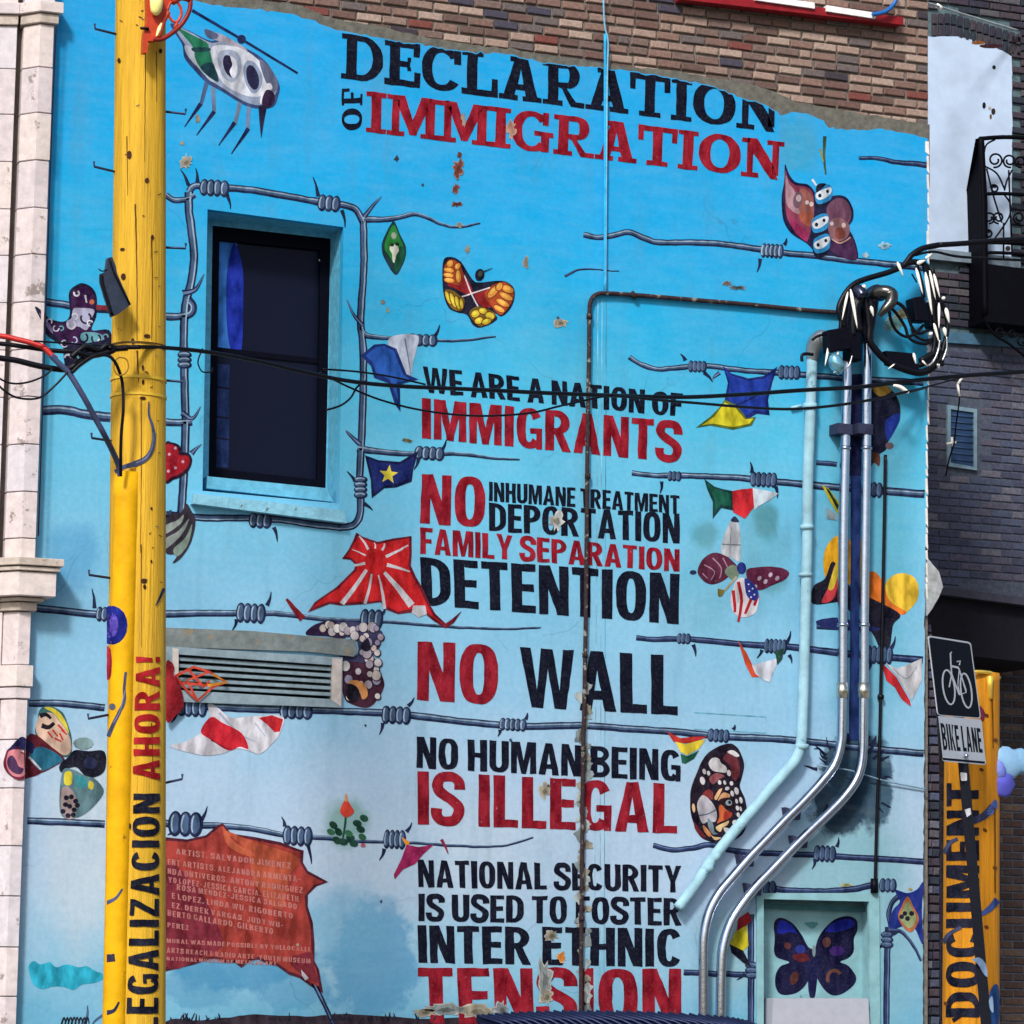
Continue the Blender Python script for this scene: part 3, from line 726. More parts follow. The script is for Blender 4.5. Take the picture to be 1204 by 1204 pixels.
xe = lambda py: PX((Q0.x-.014, ys+.014, W(35, py, ys).z))[0]
def half_clip(P, fn):
    R = []
    for i in range(len(P)):
        a, b = P[i-1], P[i]; fa, fb = fn(a), fn(b)
        if (fa >= 0) != (fb >= 0):
            t = fa/(fa-fb); R.append((a[0]+(b[0]-a[0])*t, a[1]+(b[1]-a[1])*t))
        if fb >= 0: R.append(b)
    return R
def clip_r(P): R = half_clip(P, lambda p: p[0]-xe(p[1])+1.5); return [R] if len(R) > 2 else []
CX = lambda py: PX((Q1.x, ys+.014, W(35, py, ys).z))[0]
def clip_l(P):
    R = half_clip(P, lambda p: xe(p[1])-.4-p[0]); out = []
    for g in (half_clip(R, lambda p: p[0]-CX(p[1])) if len(R) > 2 else [], half_clip(R, lambda p: CX(p[1])-p[0]) if len(R) > 2 else []):
        if len(g) > 2: out.append(g)
    return out
def PSURF(px, py, off=0.):
    low = py > 715; o = -.014 if low else .0
    d = ray(px, py); n1 = Vector((0, -1, 0)); n2 = Vector((-math.sin(math.radians(52)), -math.cos(math.radians(52)), 0))
    best = 0
    for n, q_ in ((n1, Q1+Vector((0,-o,0))), (n2, Q1+Vector((-o*.3,-o,0)))):
        s = (q_+n*(.0065+off)-CAM).dot(n)/d.dot(n); best = max(best, s)
    return CAM+d*best
# ================================================================== MURAL PAINTING
DK, MD, HL = (22,34,72), (68,94,130), (150,176,202)
def wire(pts, w=7, taper=None, layer=3, name='painted_wire', dim=False, label=None):
    a = Art(S0, layer, .7)
    md = (44,60,104) if dim else MD; hl = (96,120,166) if dim else HL
    t = taper if taper is not None else w
    a.line(DK, pts, w, t); a.line(md, pts, w*.62, t*.5, shift=-w*.1 if pts[-1][0] > pts[0][0] else 0)
    a.line(hl, pts, w*.2, t*.12, shift=-w*.2); return a.build(name, B, label)
def coil(x, y, n=4, h=20, ang=3, barbs=(), dim=False, sp=8, layer=6, vert=False):
    a = Art(S0, layer, .5)
    for b in barbs: a.line(DK, [(b[0], b[1]), ((b[0]+b[2])/2+1, (b[1]+b[3])/2), (b[2], b[3])], 5, .8)
    r = math.radians(ang+(90 if vert else 0))
    hl = (98,122,160) if dim else (156,180,206)
    for i in range(n):
        o = (i-(n-1)/2)*sp; cx, cy = x+o*math.cos(r), y+o*math.sin(r)
        a.ell(DK, cx, cy, sp*.72, h/2, ang+(90 if vert else 0)); a.ell(MD, cx-.6, cy-.6, sp*.45, h*.4, ang+(90 if vert else 0))
        a.ring(hl, cx-.8, cy, sp*.3, h*.36, 1.7, ang+(90 if vert else 0), 120, 250)
    return a.build('painted_barb', B)
def barb(*pts, w=6, w1=.8, layer=7, rgb=None):
    a = Art(S0, layer, .4); a.line(rgb or DK, pts, w, w1)
    if rgb is None: a.line((104,126,170), pts, w*.4, .4)
    return a.build('painted_barb', B)
# wire round the window
wire([(222,226),(222,245),(225,270),(228,300),(225,330),(218,360),(216,400),(217,450),(218,500),(216,560),(213,603)], 10)
wire([(222,226),(228,219),(240,219),(268,221),(300,224),(340,231),(380,238),(405,241),(419,247),(427,262)], 8.5)
wire([(427,260),(428,300),(427,330),(424,375),(427,410),(427,460),(425,520),(423,560),(424,600),(416,617),(398,620)], 9)
wire([(400,620),(370,617),(330,611),(290,609),(250,609),(195,605)], 8.5)
wire([(195,229),(205,235),(220,234),(229,229)], 7)
wire([(195,372),(212,372),(224,369),(227,360),(221,351)], 9)
wire([(195,496),(212,497),(226,496)], 9); wire([(50,483),(75,482),(100,487),(130,491)], 11)
wire([(54,355),(75,358),(100,362),(128,364)], 9)
coil(252,221,4,20,4,[(222,218,212,199),(232,214,230,198),(267,228,271,246)]); coil(387,239,3,20,6,[(374,231,368,208),(402,247,406,268)])
coil(306,612,3,19,4,[(293,602,291,592),(322,620,326,637)]); coil(217,423,3,17,0,[],vert=True,sp=6)
coil(424,573,4,16,0,[(418,566,408,554),(428,592,438,600)],vert=True,sp=6)
barb((428,255),(440,240),(449,231)); barb((215,345),(230,340),(240,322),w=9); barb((427,383),(416,370),(408,353)); barb((423,522),(410,510),(407,506))
barb((214,485),(226,492),(236,478),w=8); barb((225,533),(230,528),(237,522),w=7)
wire([(427,258),(445,258),(463,257),(485,252),(500,255),(520,264),(540,267),(565,263)], 8, 1.5)
wire([(424,384),(430,394),(450,397),(490,399),(540,401),(583,396)], 8, 1)
coil(497,400,4,15,2,[(511,396,517,382)]); wire([(420,527),(445,531),(490,534),(540,534),(580,539),(611,541)], 9, 1)
coil(505,533,4,17,4,[(519,530,525,517),(492,540,487,552)])
# left of the pole
wire([(42,715),(70,718),(130,724)], 9); coil(120,722,2,18,4,[(111,715,108,692)],sp=6)
wire([(34,827),(70,827),(123,832)], 8.5); wire([(32,965),(60,966),(123,969)], 8.5)
barb((123,1192),(112,1200),(108,1206),w=3); barb((100,1204),(103,1192),(103,1182),w=4)
# long wires
wire([(194,722),(240,721),(290,721),(330,722),(380,728),(430,730),(480,733),(540,738),(600,740),(636,738)], 9, 1.2)
coil(295,721,4,24,3,[(278,728,273,742),(314,712,319,696)]); coil(437,728,3,24,3,[(449,722,453,714)])
wire([(194,828),(240,831),(300,834),(360,835),(420,837),(460,839),(500,843),(560,850),(620,854),(680,853),(740,857),(800,861),(850,866),(900,868),(950,872),(1000,878),(1086,886)], 8.5)
coil(222,832,5,22,2,[(207,840,201,850)]); coil(348,836,4,20,2,[],sp=9); coil(466,841,4,22,3,[(450,850,446,864),(480,830,487,820)]); coil(603,852,5,15,3,[(588,858,585,866),(618,846,620,838)],sp=6)
coil(845,865,4,16,4,[(862,858,864,852)],dim=True,sp=6)
wire([(194,968),(215,970),(260,971),(300,975),(340,983),(380,985),(420,989),(460,990),(500,992),(540,995),(590,995),(627,985)], 9, 1.2)
coil(218,969,3,30,3,[(236,966,244,948),(204,977,197,982)],sp=12); coil(350,983,4,24,3,[(335,972,331,960),(362,994,366,1016)]); coil(464,987,4,23,3,[(478,978,484,967),(452,998,446,1012)],sp=6)
wire([(686,276),(705,279),(725,276),(740,273),(760,281),(775,285),(800,285),(840,286),(880,291),(920,297),(960,301),(1000,306),(1060,312),(1091,316)], 6.5, 8)
coil(908,295,5,17,4,[(922,288,925,280),(894,304,890,320)],sp=5)
wire([(740,420),(755,429),(775,434),(800,432),(830,430),(870,435),(910,438),(950,441),(1000,445),(1086,450)], 5.5, 8); coil(820,431,4,14,2,[(806,424,800,416),(828,438,838,449)],sp=5,dim=True); coil(928,438,4,17,2,[],sp=6,dim=True); barb((846,438),(840,443),(838,446),w=5)
wire([(743,556),(770,559),(800,559),(830,560),(870,562),(900,565),(950,570),(1000,574),(1087,581)], 6, 9.5); coil(793,560,3,12,3,[(778,566,776,580)],sp=5,dim=True); coil(898,564,5,18,3,[(884,556,882,543),(912,572,914,586)],sp=6,dim=True); coil(1028,576,3,19,3,[],sp=6,dim=True)
wire([(748,750),(770,752),(800,751),(840,754),(880,758),(920,760),(950,763),(1000,769),(1085,776)], 6, 9,dim=True); coil(804,751,3,13,3,[(815,758,818,772)],sp=5,dim=True); coil(912,760,5,18,3,[(925,756,930,742),(928,770,931,780),(896,764,890,774)],sp=5,dim=True); coil(1034,770,5,22,3,[(1048,762,1053,748),(1024,778,1020,790)],sp=6,dim=True)
wire([(768,994),(790,999),(815,997),(835,993),(860,1000),(900,1003),(950,1005),(1000,1008),(1086,1013)], 6, 7.5,dim=True); coil(970,1004,4,20,3,[(984,996,986,984),(958,1010,955,1022)],sp=6,dim=True)
wire([(905,1044),(930,1047),(970,1048),(1005,1045),(1028,1040)], 7.5,dim=True); coil(905,1044,2,17,3,[],sp=7,dim=True); coil(1044,1041,3,17,2,[],sp=6,dim=True)
wire([(883,1075),(883,1130),(883,1204),(883,1260)], 7.5,dim=True); wire([(804,1143),(840,1145),(885,1146)], 7,dim=True); coil(884,1141,3,16,0,[(876,1145,866,1152),(890,1134,894,1130)],vert=True,sp=6,dim=True)
wire([(1044,1090),(1043,1130),(1042,1204),(1042,1260)], 7.5,dim=True); coil(1043,1105,3,15,0,[(1036,1112,1030,1116),(1050,1098,1058,1094)],vert=True,sp=6,dim=True)
wire([(1010,186),(1030,186),(1050,190),(1070,192),(1091,194)], 4, 7,dim=True)
wire([(664,325),(680,317),(700,317),(728,319)], 3, 1,dim=True)
wire([(1048,1090),(1045,1075),(1050,1060),(1062,1050)], 6,dim=True); wire([(1046,1094),(1060,1096),(1074,1112),(1083,1130)], 5, 3,dim=True)
wire([(650,1152),(641,1143),(642,1120),(640,1108)], 4, 2,dim=True)
barb((366,1150),(380,1178),(393,1206),w=6,w1=5)

# ---- old cable chase, its ridge shading painted as thin light and dark lines
for x0, x1, cc in ((703,700,(150,208,230)),(713,711,(88,168,200)),(708,706,(140,206,232))):
    a = Art(S0, 1, .5); a.line(cc, [(x0,352),(x0-1,600),(x1,900),(x1-1,1180)], 1.0, .8); a.build('ridge_shade_line', B)
# ---- lettering
T_BLK = paint((10,12,34), .3, flat=True); T_RED = paint((150,12,36), .6); T_BRED = paint((144,12,36), .75)
def word(s, TL, TR, BR, BL, mat, label, layer=8, font=SANS, gap=.062, clip=None, name='painted_words'):
    if abs(BL[1]-TL[1])+abs(BL[0]-TL[0]) > 15: return lettering(S0, layer, .8, s, (TL, TR, BR, BL), font, mat, gap, B, label, clip, 6)
    a = Art(S0, layer, .55, clip); text(a, s, (TL, TR, BR, BL), font, mat, gap); return tag(a.build(name, B, label), kind='stuff')
word('DECLARATION', (402,39), (917,108), (916,156), (401,92), T_BLK, 'black slab letters reading DECLARATION', font=SLAB, gap=.025, clip=clip_edge)
word('IMMIGRATION', (431,107), (922,167), (920,212), (430,155), T_RED, 'dark red slab letters reading IMMIGRATION', font=SLAB, gap=.02)
word('OF', (402,153), (402,104), (426,103), (426,153), T_BLK, 'small upright black letters reading OF', font={**SANS, 'O': SLAB['O'], 'F': (.8, [st(.1), gR(0,0,.5,q), gR(0,1-q,.8,1), gR(.66,.62,.8,1-q), gR(.34,.42,.6,.56)])}, gap=.14)
for s, TL, TR, b_r, b_l, m_, lb in [
 ('WE ARE A NATION OF', (497,431), (803,463), (802,490), (499,461), T_BLK, 'black line WE ARE A NATION OF'),
 ('IMMIGRANTS', (496,468), (801,496), (800,544), (496,515), T_RED, 'red line IMMIGRANTS'),
 ('NO', (496,557), (571,561), (570,621), (494,615), T_RED, 'large red NO beside the list'),
 ('INHUMANE TREATMENT', (575,566), (799,583), (799,604), (575,589), T_BLK, 'small black line INHUMANE TREATMENT'),
 ('DEPORTATION', (575,591), (799,604), (799,639), (575,624), T_BLK, 'black line DEPORTATION'),
 ('FAMILY SEPARATION', (494,620), (799,646), (799,672), (494,651), T_RED, 'red line FAMILY SEPARATION'),
 ('DETENTION', (494,655), (799,675), (798,734), (496,711), T_BLK, 'large black line DETENTION'),
 ('NO', (491,754), (586,758), (585,829), (490,823), T_BRED, 'large worn red NO before WALL'),
 ('WALL', (611,761), (797,771), (797,841), (614,831), T_BLK, 'large black WALL'),
 ('NO HUMAN BEING', (490,866), (800,882), (800,919), (490,903), T_BLK, 'black line NO HUMAN BEING'),
 ('IS ILLEGAL', (491,907), (797,922), (796,980), (491,969), T_BRED, 'large red line IS ILLEGAL'),
 ('NATIONAL SECURITY', (491,1011), (801,1018), (801,1049), (492,1043), T_BLK, 'black line NATIONAL SECURITY'),
 ('IS USED TO FOSTER', (492,1051), (801,1056), (801,1088), (492,1083), T_BLK, 'black line IS USED TO FOSTER'),
 ('INTER ETHNIC', (491,1088), (801,1092), (801,1137), (492,1132), T_BLK, 'black line INTER ETHNIC'),
 ('TENSION', (491,1138), (801,1139), (801,1206), (494,1203), T_BRED, 'large red line TENSION')]:
    word(s, TL, TR, b_r, b_l, m_, lb)

# ---- helicopter insect
a = Art(S0, 4, .3)
a.line((70,90,130), [(243,97),(236,124)], 5, 4); a.line((22,30,80), [(236,122),(217,149)], 5, 1)
a.line((110,130,165), [(250,100),(252,132)], 5, 4); a.line((22,30,80), [(252,131),(231,159)], 5, 1)
a.line((130,150,180), [(283,116),(276,147)], 5, 4); a.line((22,30,80), [(276,144),(257,171)], 5, 1)
a.line((110,130,165), [(293,120),(291,153)], 5, 4); a.line((22,30,80), [(292,151),(272,181)], 5, 1)
a.poly((52,72,120), [(200,28),(220,35),(248,48),(262,43),(290,57),(312,72),(328,98),(327,113),(320,126),(300,127),(283,121),(262,108),(244,98),(230,84),(217,68),(214,52)])
a.poly((150,165,192), [(204,30),(222,37),(248,50),(265,48),(290,60),(310,76),(325,98),(323,112),(312,122),(299,123),(283,117),(264,105),(247,94),(233,80),(221,66),(217,52)])
a.poly((190,200,218), [(217,54),(226,56),(233,66),(245,85),(252,96),(246,94),(234,80),(221,66)])
a.poly((26,112,82), [(208,32),(224,40),(243,50),(246,58),(251,78),(257,96),(240,86),(230,70),(227,56),(216,42)]); a.poly((16,62,70), [(226,56),(245,56),(246,60),(229,61)])
a.poly((18,60,72), [(236,78),(250,74),(257,96),(243,88)])
a.poly((176,170,190), [(243,36),(262,41),(285,54),(290,60),(270,52),(245,44)]); a.poly((94,104,140), [(241,34),(256,40),(253,46),(243,43)])
a.poly((214,220,234), [(248,58),(258,53),(278,55),(293,62),(305,72),(313,88),(314,103),(306,113),(292,113),(276,107),(262,97),(253,80)])
a.poly((168,180,205), [(256,64),(270,58),(282,66),(283,84),(274,97),(261,88)])
a.ell((30,26,60), 270, 78, 7, 14, -18); a.poly((222,226,240), [(271,66),(278,72),(279,86),(274,92),(270,84),(273,76)])
a.poly((140,156,186), [(290,72),(300,74),(308,88),(307,102),(298,110),(290,100),(286,84)]); a.ell((36,34,70), 297, 91, 7, 15, -14)
a.poly((104,110,140), [(305,70),(318,80),(327,98),(322,108),(312,95)])
a.poly((225,228,240), [(312,100),(318,98),(320,104),(314,108),(311,118),(306,122),(307,112)])
a.poly((44,22,58), [(313,106),(321,108),(323,118),(317,126),(310,127),(308,118)]); a.poly((30,24,60), [(304,125),(314,124),(311,140),(307,163),(305,142)], False)
a.line((16,36,92), [(226,12),(284,46),(350,86)], 3.4, 2.4); a.ell((16,30,80), 284, 46, 5, 5)
a.build('painted_insect', B, 'grey insect shaped like a helicopter with a green tail')

# ---- green leaf pod
a = Art(S0, 5, .3)
a.poly((16,50,60), [(463,260),(470,275),(477,290),(476,305),(470,318),(465,323),(458,315),(450,299),(449,287),(455,272)])
a.poly((34,128,52), [(463,264),(469,277),(474,290),(471,302),(465,311),(457,300),(452,290),(457,273)])
a.poly((20,84,60), [(470,290),(476,294),(474,308),(466,320),(464,308)])
a.ell((150,160,150), 463, 277, 3, 4); a.poly((225,232,215), [(460,288),(466,288),(469,294),(466,300),(464,308),(462,308),(461,299),(458,293)]); a.ell((30,40,40), 461, 288, 2.5, 2); a.ell((30,40,40), 467, 287, 2.5, 2)
a.build('painted_leaf', B, 'green pointed leaf hanging from the wire')

# ---- fist butterfly
a = Art(S0, 5, .3)
a.poly((20,20,46), [(521,308),(530,302),(542,308),(556,329),(565,332),(590,330),(603,337),(605,350),(600,363),(590,372),(582,368),(584,376),(566,385),(556,382),(549,370),(537,367),(527,361),(521,342)])
a.poly((150,30,34), [(540,318),(548,326),(556,344),(546,345),(535,339),(526,334)]); a.poly((150,30,34), [(558,345),(574,340),(585,338),(580,352),(576,362),(564,358)])
def fist(sg, pts, lines):
    a.poly(sg, pts)
    for l in lines: a.line((120,50,24), l, 1.3, 1)
def fist(base, pts, fingers):
    a.poly(base, pts)
    for cx, cy, rx, ry, an, cl in fingers:
        a.ell((118,44,20), cx, cy, rx+1, ry+1, an, 14); a.ell(cl, cx, cy, rx, ry, an, 14); a.ell(tuple(min(255, v*1.12+14) for v in cl), cx-.8, cy-.8, rx*.55, ry*.5, an, 10)
OR_, YE = (234,158,66), (222,198,58)
fist((180,74,34), [(523,312),(530,305),(540,310),(544,322),(541,334),(533,334),(525,331),(522,322)], [(529,310,4.5,3.4,-50,OR_),(528,317.5,6,2.8,12,OR_),(527.5,323.5,6,2.7,10,OR_),(528.5,329.5,6,2.7,8,OR_),(539,325,3,7.5,-4,OR_),(538,313,3,4,30,OR_)])
fist((180,74,34), [(570,345),(582,334),(594,332),(603,340),(603,352),(596,364),(588,370),(578,360)], [(597,340,7,4,24,OR_),(595,348.5,8.5,3.4,26,OR_),(591,356,8.5,3.2,28,OR_),(587,363,7,3,30,OR_),(580,343,9,4,-48,OR_),(587,337,5,3.4,-60,OR_)])
fist((120,96,30), [(523,342),(531,341),(540,347),(546,352),(544,364),(536,365),(528,358)], [(527,350,2.4,8,-22,YE),(532.5,353,2.4,9,-20,YE),(538,356,2.4,8,-16,YE),(542.5,357,2,6,-8,YE)])
fist((110,92,24), [(552,367),(562,360),(575,364),(583,370),(578,378),(566,384),(557,378)], [(559,369,5,4,-30,YE),(568,365.5,5,3.4,12,YE),(576,371,5.5,4,24,YE),(563,377,5,3.6,-20,YE),(572,378,5.5,3.2,-22,YE)])
a.line((225,210,220), [(546,324),(554,345),(562,360)], 1.6); a.line((225,210,220), [(543,349),(555,345),(576,338)], 1.6)
a.ell((14,20,40), 564, 323, 5.5, 7, 15); a.ell((70,74,66), 565, 322, 2.5, 3.5, 15); a.line((30,60,90), [(569,319),(579,315)], 1.6, .6)
a.build('painted_butterfly', B, 'butterfly whose wings are four orange and yellow fists')

# ---- brown seed pods with small masks
a = Art(S0, 5, .3)
a.poly((28,24,66), [(923,193),(928,205),(936,214),(950,217),(958,226),(966,240),(980,230),(995,232),(1003,246),(1003,258),(998,268),(1005,282),(1008,305),(985,302),(962,298),(948,286),(930,274),(921,258),(919,232),(922,214)])
a.poly((142,60,88), [(923,200),(927,210),(934,217),(948,220),(956,228),(957,245),(955,262),(949,282),(934,270),(925,255),(923,230)])
a.poly((176,140,152), [(924,206),(928,216),(934,224),(940,240),(943,252),(934,250),(925,240),(924,225)]); a.poly((158,96,90), [(942,222),(955,230),(957,250),(954,258),(944,256),(938,240)])
a.ell((120,90,104), 938, 235, 5.5, 10, 8); a.ell((212,190,196), 939, 233, 3, 4.2); a.ell((225,208,210), 949, 238, 2.2, 2.4); a.ell((225,208,210), 954, 240, 2.4, 2.8)
a.poly((170,90,70), [(940,250),(954,251),(957,260),(951,266),(942,260)]); a.poly((160,44,96), [(928,256),(942,266),(950,276),(948,284),(934,272)])
a.poly((112,72,96), [(974,240),(985,233),(996,237),(1001,250),(997,264),(990,268),(976,264),(972,250)]); a.poly((142,100,108), [(974,262),(986,256),(998,264),(998,276),(988,284),(977,280)])
a.ell((210,190,190), 978, 263, 2.2, 2.4); a.ell((220,196,190), 992, 265, 2.4, 3); a.poly((130,66,56), [(982,270),(990,268),(994,278),(984,281)]); a.line((200,150,140), [(978,281),(988,286),(1000,279)], 1.6)
a.poly((70,34,76), [(975,284),(990,288),(1002,280),(1007,304),(990,302),(976,294)])
for cx, cy in ((968,228),(964,262),(966,286)):
    a.ell((14,18,46), cx, cy+3, 10, 15, 20); a.poly((40,140,200), [(cx-9,cy-4),(cx+3,cy-11),(cx+10,cy-8),(cx+9,cy+6),(cx-4,cy+12),(cx-9,cy+8)])
    a.poly((216,226,236), [(cx-8,cy-1),(cx+8,cy-8),(cx+9,cy-1),(cx,cy+6),(cx-7,cy+6)]); a.ell((20,22,50), cx-4, cy+2, 2, 2.4); a.ell((20,22,50), cx+5, cy-3, 1.8, 2.2)
a.line((220,230,240), [(955,211),(960,218)], 3, 2); a.poly((14,16,40), [(959,222),(963,216),(971,216),(968,220),(961,226)])
a.build('painted_butterfly', B, 'butterfly of brown seed pods with small blue and white masks')
a = Art(S0, 3, .5); a.line((70,90,60), [(970,160),(969,185),(971,205)], 4, 2); a.line((150,150,60), [(964,175),(968,190)], 3, 1); a.build('stain', B, 'green and yellow drip stain')

# ---- flags
def flag(label, items, layer=9, name='painted_flag'):
    a = Art(S0, layer, .3)
    for it in items:
        k = it[0]
        if k == 'p': a.poly(it[1], it[2])
        elif k == 'q': a.poly(it[1], it[2], False)
        elif k == 'l': a.line(it[1], it[2], *it[3:])
        elif k == 'e': a.ell(it[1], *it[2:])
    return a.build(name, B, label)
flag('blue and white pennant draped from the wire', [('p', (192,204,226), [(458,397),(478,393),(492,396),(490,410),(486,425),(482,442),(468,430),(458,412)]), ('l', (120,140,175), [(476,398),(480,420),(483,440)], 2, 1),
  ('q', (16,44,120), [(424,418),(440,405),(452,404),(466,410),(478,440),(492,446),(470,452),(471,484),(464,475),(456,450),(440,444),(436,430)]),
  ('q', (36,92,186), [(430,418),(442,408),(452,407),(463,413),(474,440),(482,446),(466,450),(468,472),(458,446),(442,438),(438,426)])])
st5 = lambda cx, cy, r_: [(cx+(r_ if i % 2 == 0 else r_*.42)*math.sin(math.pi*i/5+.1), cy-(r_ if i % 2 == 0 else r_*.42)*math.cos(math.pi*i/5+.1)) for i in range(10)]
flag('dark blue flag with one yellow star', [('q', (10,16,70), [(429,535),(445,541),(470,543),(492,530),(486,552),(484,566),(466,573),(452,574),(437,586),(436,565)]), ('q', (18,36,110), [(433,539),(446,544),(470,546),(487,537),(482,562),(466,569),(452,571),(440,580),(439,564)]), ('q', (228,212,70), st5(457,558,11.5))])
flag('blue and yellow flag with a ragged hem', [('q', (16,30,110), [(850,430),(860,439),(880,445),(898,442),(914,431),(908,450),(903,470),(905,488),(890,486),(878,493),(866,485),(852,470),(856,450)]), ('q', (26,58,164), [(853,435),(862,442),(880,448),(898,445),(909,438),(904,455),(900,470),(901,484),(888,482),(876,489),(866,480),(856,468),(858,450)]),
  ('q', (90,110,30), [(852,470),(866,476),(878,492),(889,490),(884,500),(862,505),(835,500),(818,503),(835,490),(845,480)]), ('q', (214,204,40), [(852,473),(864,479),(876,493),(886,492),(881,498),(862,502),(838,498),(825,500),(840,490)]), ('l', (12,20,90), [(862,478),(880,470),(896,462)], 2, 1)])
flag('green, red and white flag strung on the wire', [('q', (14,60,60), [(828,563),(840,572),(850,575),(861,577),(862,600),(848,597),(838,610),(838,590),(832,576)]), ('q', (14,92,72), [(831,567),(842,575),(859,580),(860,596),(848,593),(841,600),(841,588)]), ('q', (208,38,48), [(861,577),(872,575),(885,574),(888,594),(876,610),(862,602)]), ('q', (196,212,226), [(885,574),(898,576),(916,580),(905,588),(892,595),(887,600)])])
flag('orange, white and green pennant', [('q', (222,84,48), [(868,753),(878,768),(886,785),(896,796),(884,796),(876,780)]), ('q', (210,216,230), [(884,782),(900,778),(914,774),(912,784),(905,802),(898,800),(888,792)]), ('q', (30,70,60), [(911,765),(922,762),(920,775),(914,782)])])
flag('red and white pennant by the right corner', [('q', (190,38,46), [(1036,778),(1046,788),(1054,796),(1070,824),(1071,831),(1060,822),(1052,808),(1042,800)]), ('q', (204,206,214), [(1042,780),(1054,786),(1066,782),(1084,774),(1084,800),(1078,812),(1072,824),(1062,806),(1054,794)]), ('l', (150,160,180), [(1050,786),(1066,798),(1078,784)], 1.5, 1)])
flag('white flag with red stripes blown to the left', [('p', (214,214,226), [(245,827),(256,832),(272,844),(296,842),(332,842),(330,860),(322,872),(306,886),(290,882),(276,880),(262,886),(238,888),(200,878),(218,872),(236,862),(246,848)]), ('l', (168,176,200), [(258,838),(280,862),(300,872)], 3, 1), ('l', (170,176,200), [(300,850),(312,866)], 2, 1), ('p', (206,32,50), [(248,843),(262,850),(284,862),(292,880),(282,878),(268,882),(248,870),(236,860)]), ('q', (200,34,46), [(304,844),(320,841),(333,846),(329,860),(323,861),(314,852)]), ('l', (120,18,40), [(248,870),(268,881)], 1.6, 1)])
ray_ = lambda x0, y0, x1, y1, w0, w1: ('l', (206,206,216), [(x0, y0), ((x0+x1)/2+1, (y0+y1)/2), (x1, y1)], w0*.75, w1*.75)
flag('torn red flag with a red disc and white rays', [('q', (110,14,34), [(419,626),(426,631),(444,637),(462,633),(484,630),(484,650),(483,665),(489,678),(496,690),(505,710),(512,722),(524,733),(531,728),(543,718),(534,732),(524,739),(510,730),(500,722),(484,720),(468,722),(452,716),(448,708),(430,710),(402,712),(388,710),(362,720),(370,708),(384,698),(396,690),(406,680),(416,670),(418,664),(412,658),(402,657),(410,646),(416,634)]),
  ('q', (204,28,34), [(421,630),(428,634),(444,640),(462,636),(481,633),(481,650),(480,666),(486,680),(493,692),(502,711),(510,724),(522,735),(512,728),(500,718),(484,716),(468,719),(454,713),(449,706),(430,707),(402,709),(388,707),(368,714),(376,706),(398,692),(409,681),(419,671),(420,662),(413,656),(406,655),(412,647),(418,637)]),
  ray_(433,646,422,630,4,2), ray_(441,645,440,638,3,1), ray_(449,647,452,639,4,2), ray_(453,655,480,641,5,2), ray_(455,664,482,672,6,2), ray_(430,653,414,646,3,1), ray_(430,662,416,665,5,3), ray_(431,670,402,710,5,8), ray_(437,675,429,710,3,5), ray_(445,676,452,716,2,6), ray_(452,673,484,712,5,12), ('q', (190,192,200), [(486,712),(500,712),(502,722),(492,726),(484,720)]), ('e', (206,26,32), 442, 661, 13, 15)])
barb((337,704),(346,716),(356,728),w=3,w1=9,rgb=(130,20,34))
flag('small magenta pennant at the wire end', [('q', (232,150,40), [(472,984),(482,990),(478,996)]), ('q', (150,26,84), [(478,993),(492,996),(510,993),(498,1004),(488,1016),(474,1022),(464,1034),(463,1028),(472,1010)]), ('l', (140,20,60), [(519,987),(524,996),(527,1004)], 4, 1)])
flag('small red, yellow and green flag', [('q', (190,50,40), [(784,860),(800,868),(816,866),(832,866),(818,872),(806,874),(792,872)]), ('q', (226,204,60), [(794,872),(806,875),(820,871),(830,869),(822,880),(808,888),(800,884)]), ('q', (20,90,70), [(800,886),(808,889),(822,882),(816,892),(806,898),(802,897)])])
flag('yellow and black striped flag behind the pipes', [('q', (190,180,40), [(966,570),(974,574),(986,590),(986,606),(976,590)]), ('q', (30,50,30), [(970,572),(975,576),(986,594),(985,600)]), ('q', (150,170,180), [(972,596),(984,606),(984,612),(972,610)])])
flag('red, yellow and black flag low behind the pipes', [('q', (160,30,40), [(868,1080),(880,1072),(884,1082),(876,1090),(866,1096)]), ('q', (206,196,40), [(864,1096),(878,1088),(880,1112),(874,1118),(858,1110)]), ('q', (16,20,40), [(858,1110),(874,1118),(884,1138),(874,1132),(860,1120)])])

# ---- butterfly of cloth, key and striped wing
a = Art(S0, 5, .3)
a.poly((190,196,206), [(864,609),(870,622),(871,645),(870,660),(860,656),(848,650),(850,634),(856,618)]); a.poly((40,50,80), [(859,612),(864,607),(869,613),(864,614)])
a.line((120,130,140), [(849,640),(871,641)], 1.5); a.line((140,150,150), [(860,620),(858,650)], 1)
a.poly((88,30,58), [(820,672),(826,658),(838,650),(850,652),(862,660),(870,672),(860,676),(848,684),(836,687),(826,682)])
for p in ([(828,664),(840,672),(836,682)],[(838,656),(848,668),(846,680)],[(850,656),(856,668)],[(826,674),(832,680)]): a.line((170,130,150), p, 1.6, 1)
a.ell((30,40,80), 815, 673, 4, 2.6); a.poly((120,140,120), [(852,672),(862,664),(870,672),(862,682)])
a.poly((94,28,62), [(878,670),(890,667),(905,666),(920,668),(928,674),(922,682),(908,688),(892,694),(880,684)])
for x_, y_ in ((893,680),(900,684),(906,676),(914,680),(888,690)): a.ell((190,170,190), x_, y_, 2.2, 3, 30)
a.poly((212,210,218), [(868,680),(880,682),(890,692),(892,706),(888,720),(876,726),(864,722),(859,708),(861,694)])
for p in ([(868,684),(872,706),(868,731)],[(862,694),(864,712),(864,720)],[(884,702),(880,712),(876,722)],[(891,700),(887,712)]): a.line((176,26,40), p, 4, 3)
a.poly((36,50,140), [(876,680),(886,686),(892,698),(888,706),(879,702),(876,692)]); 
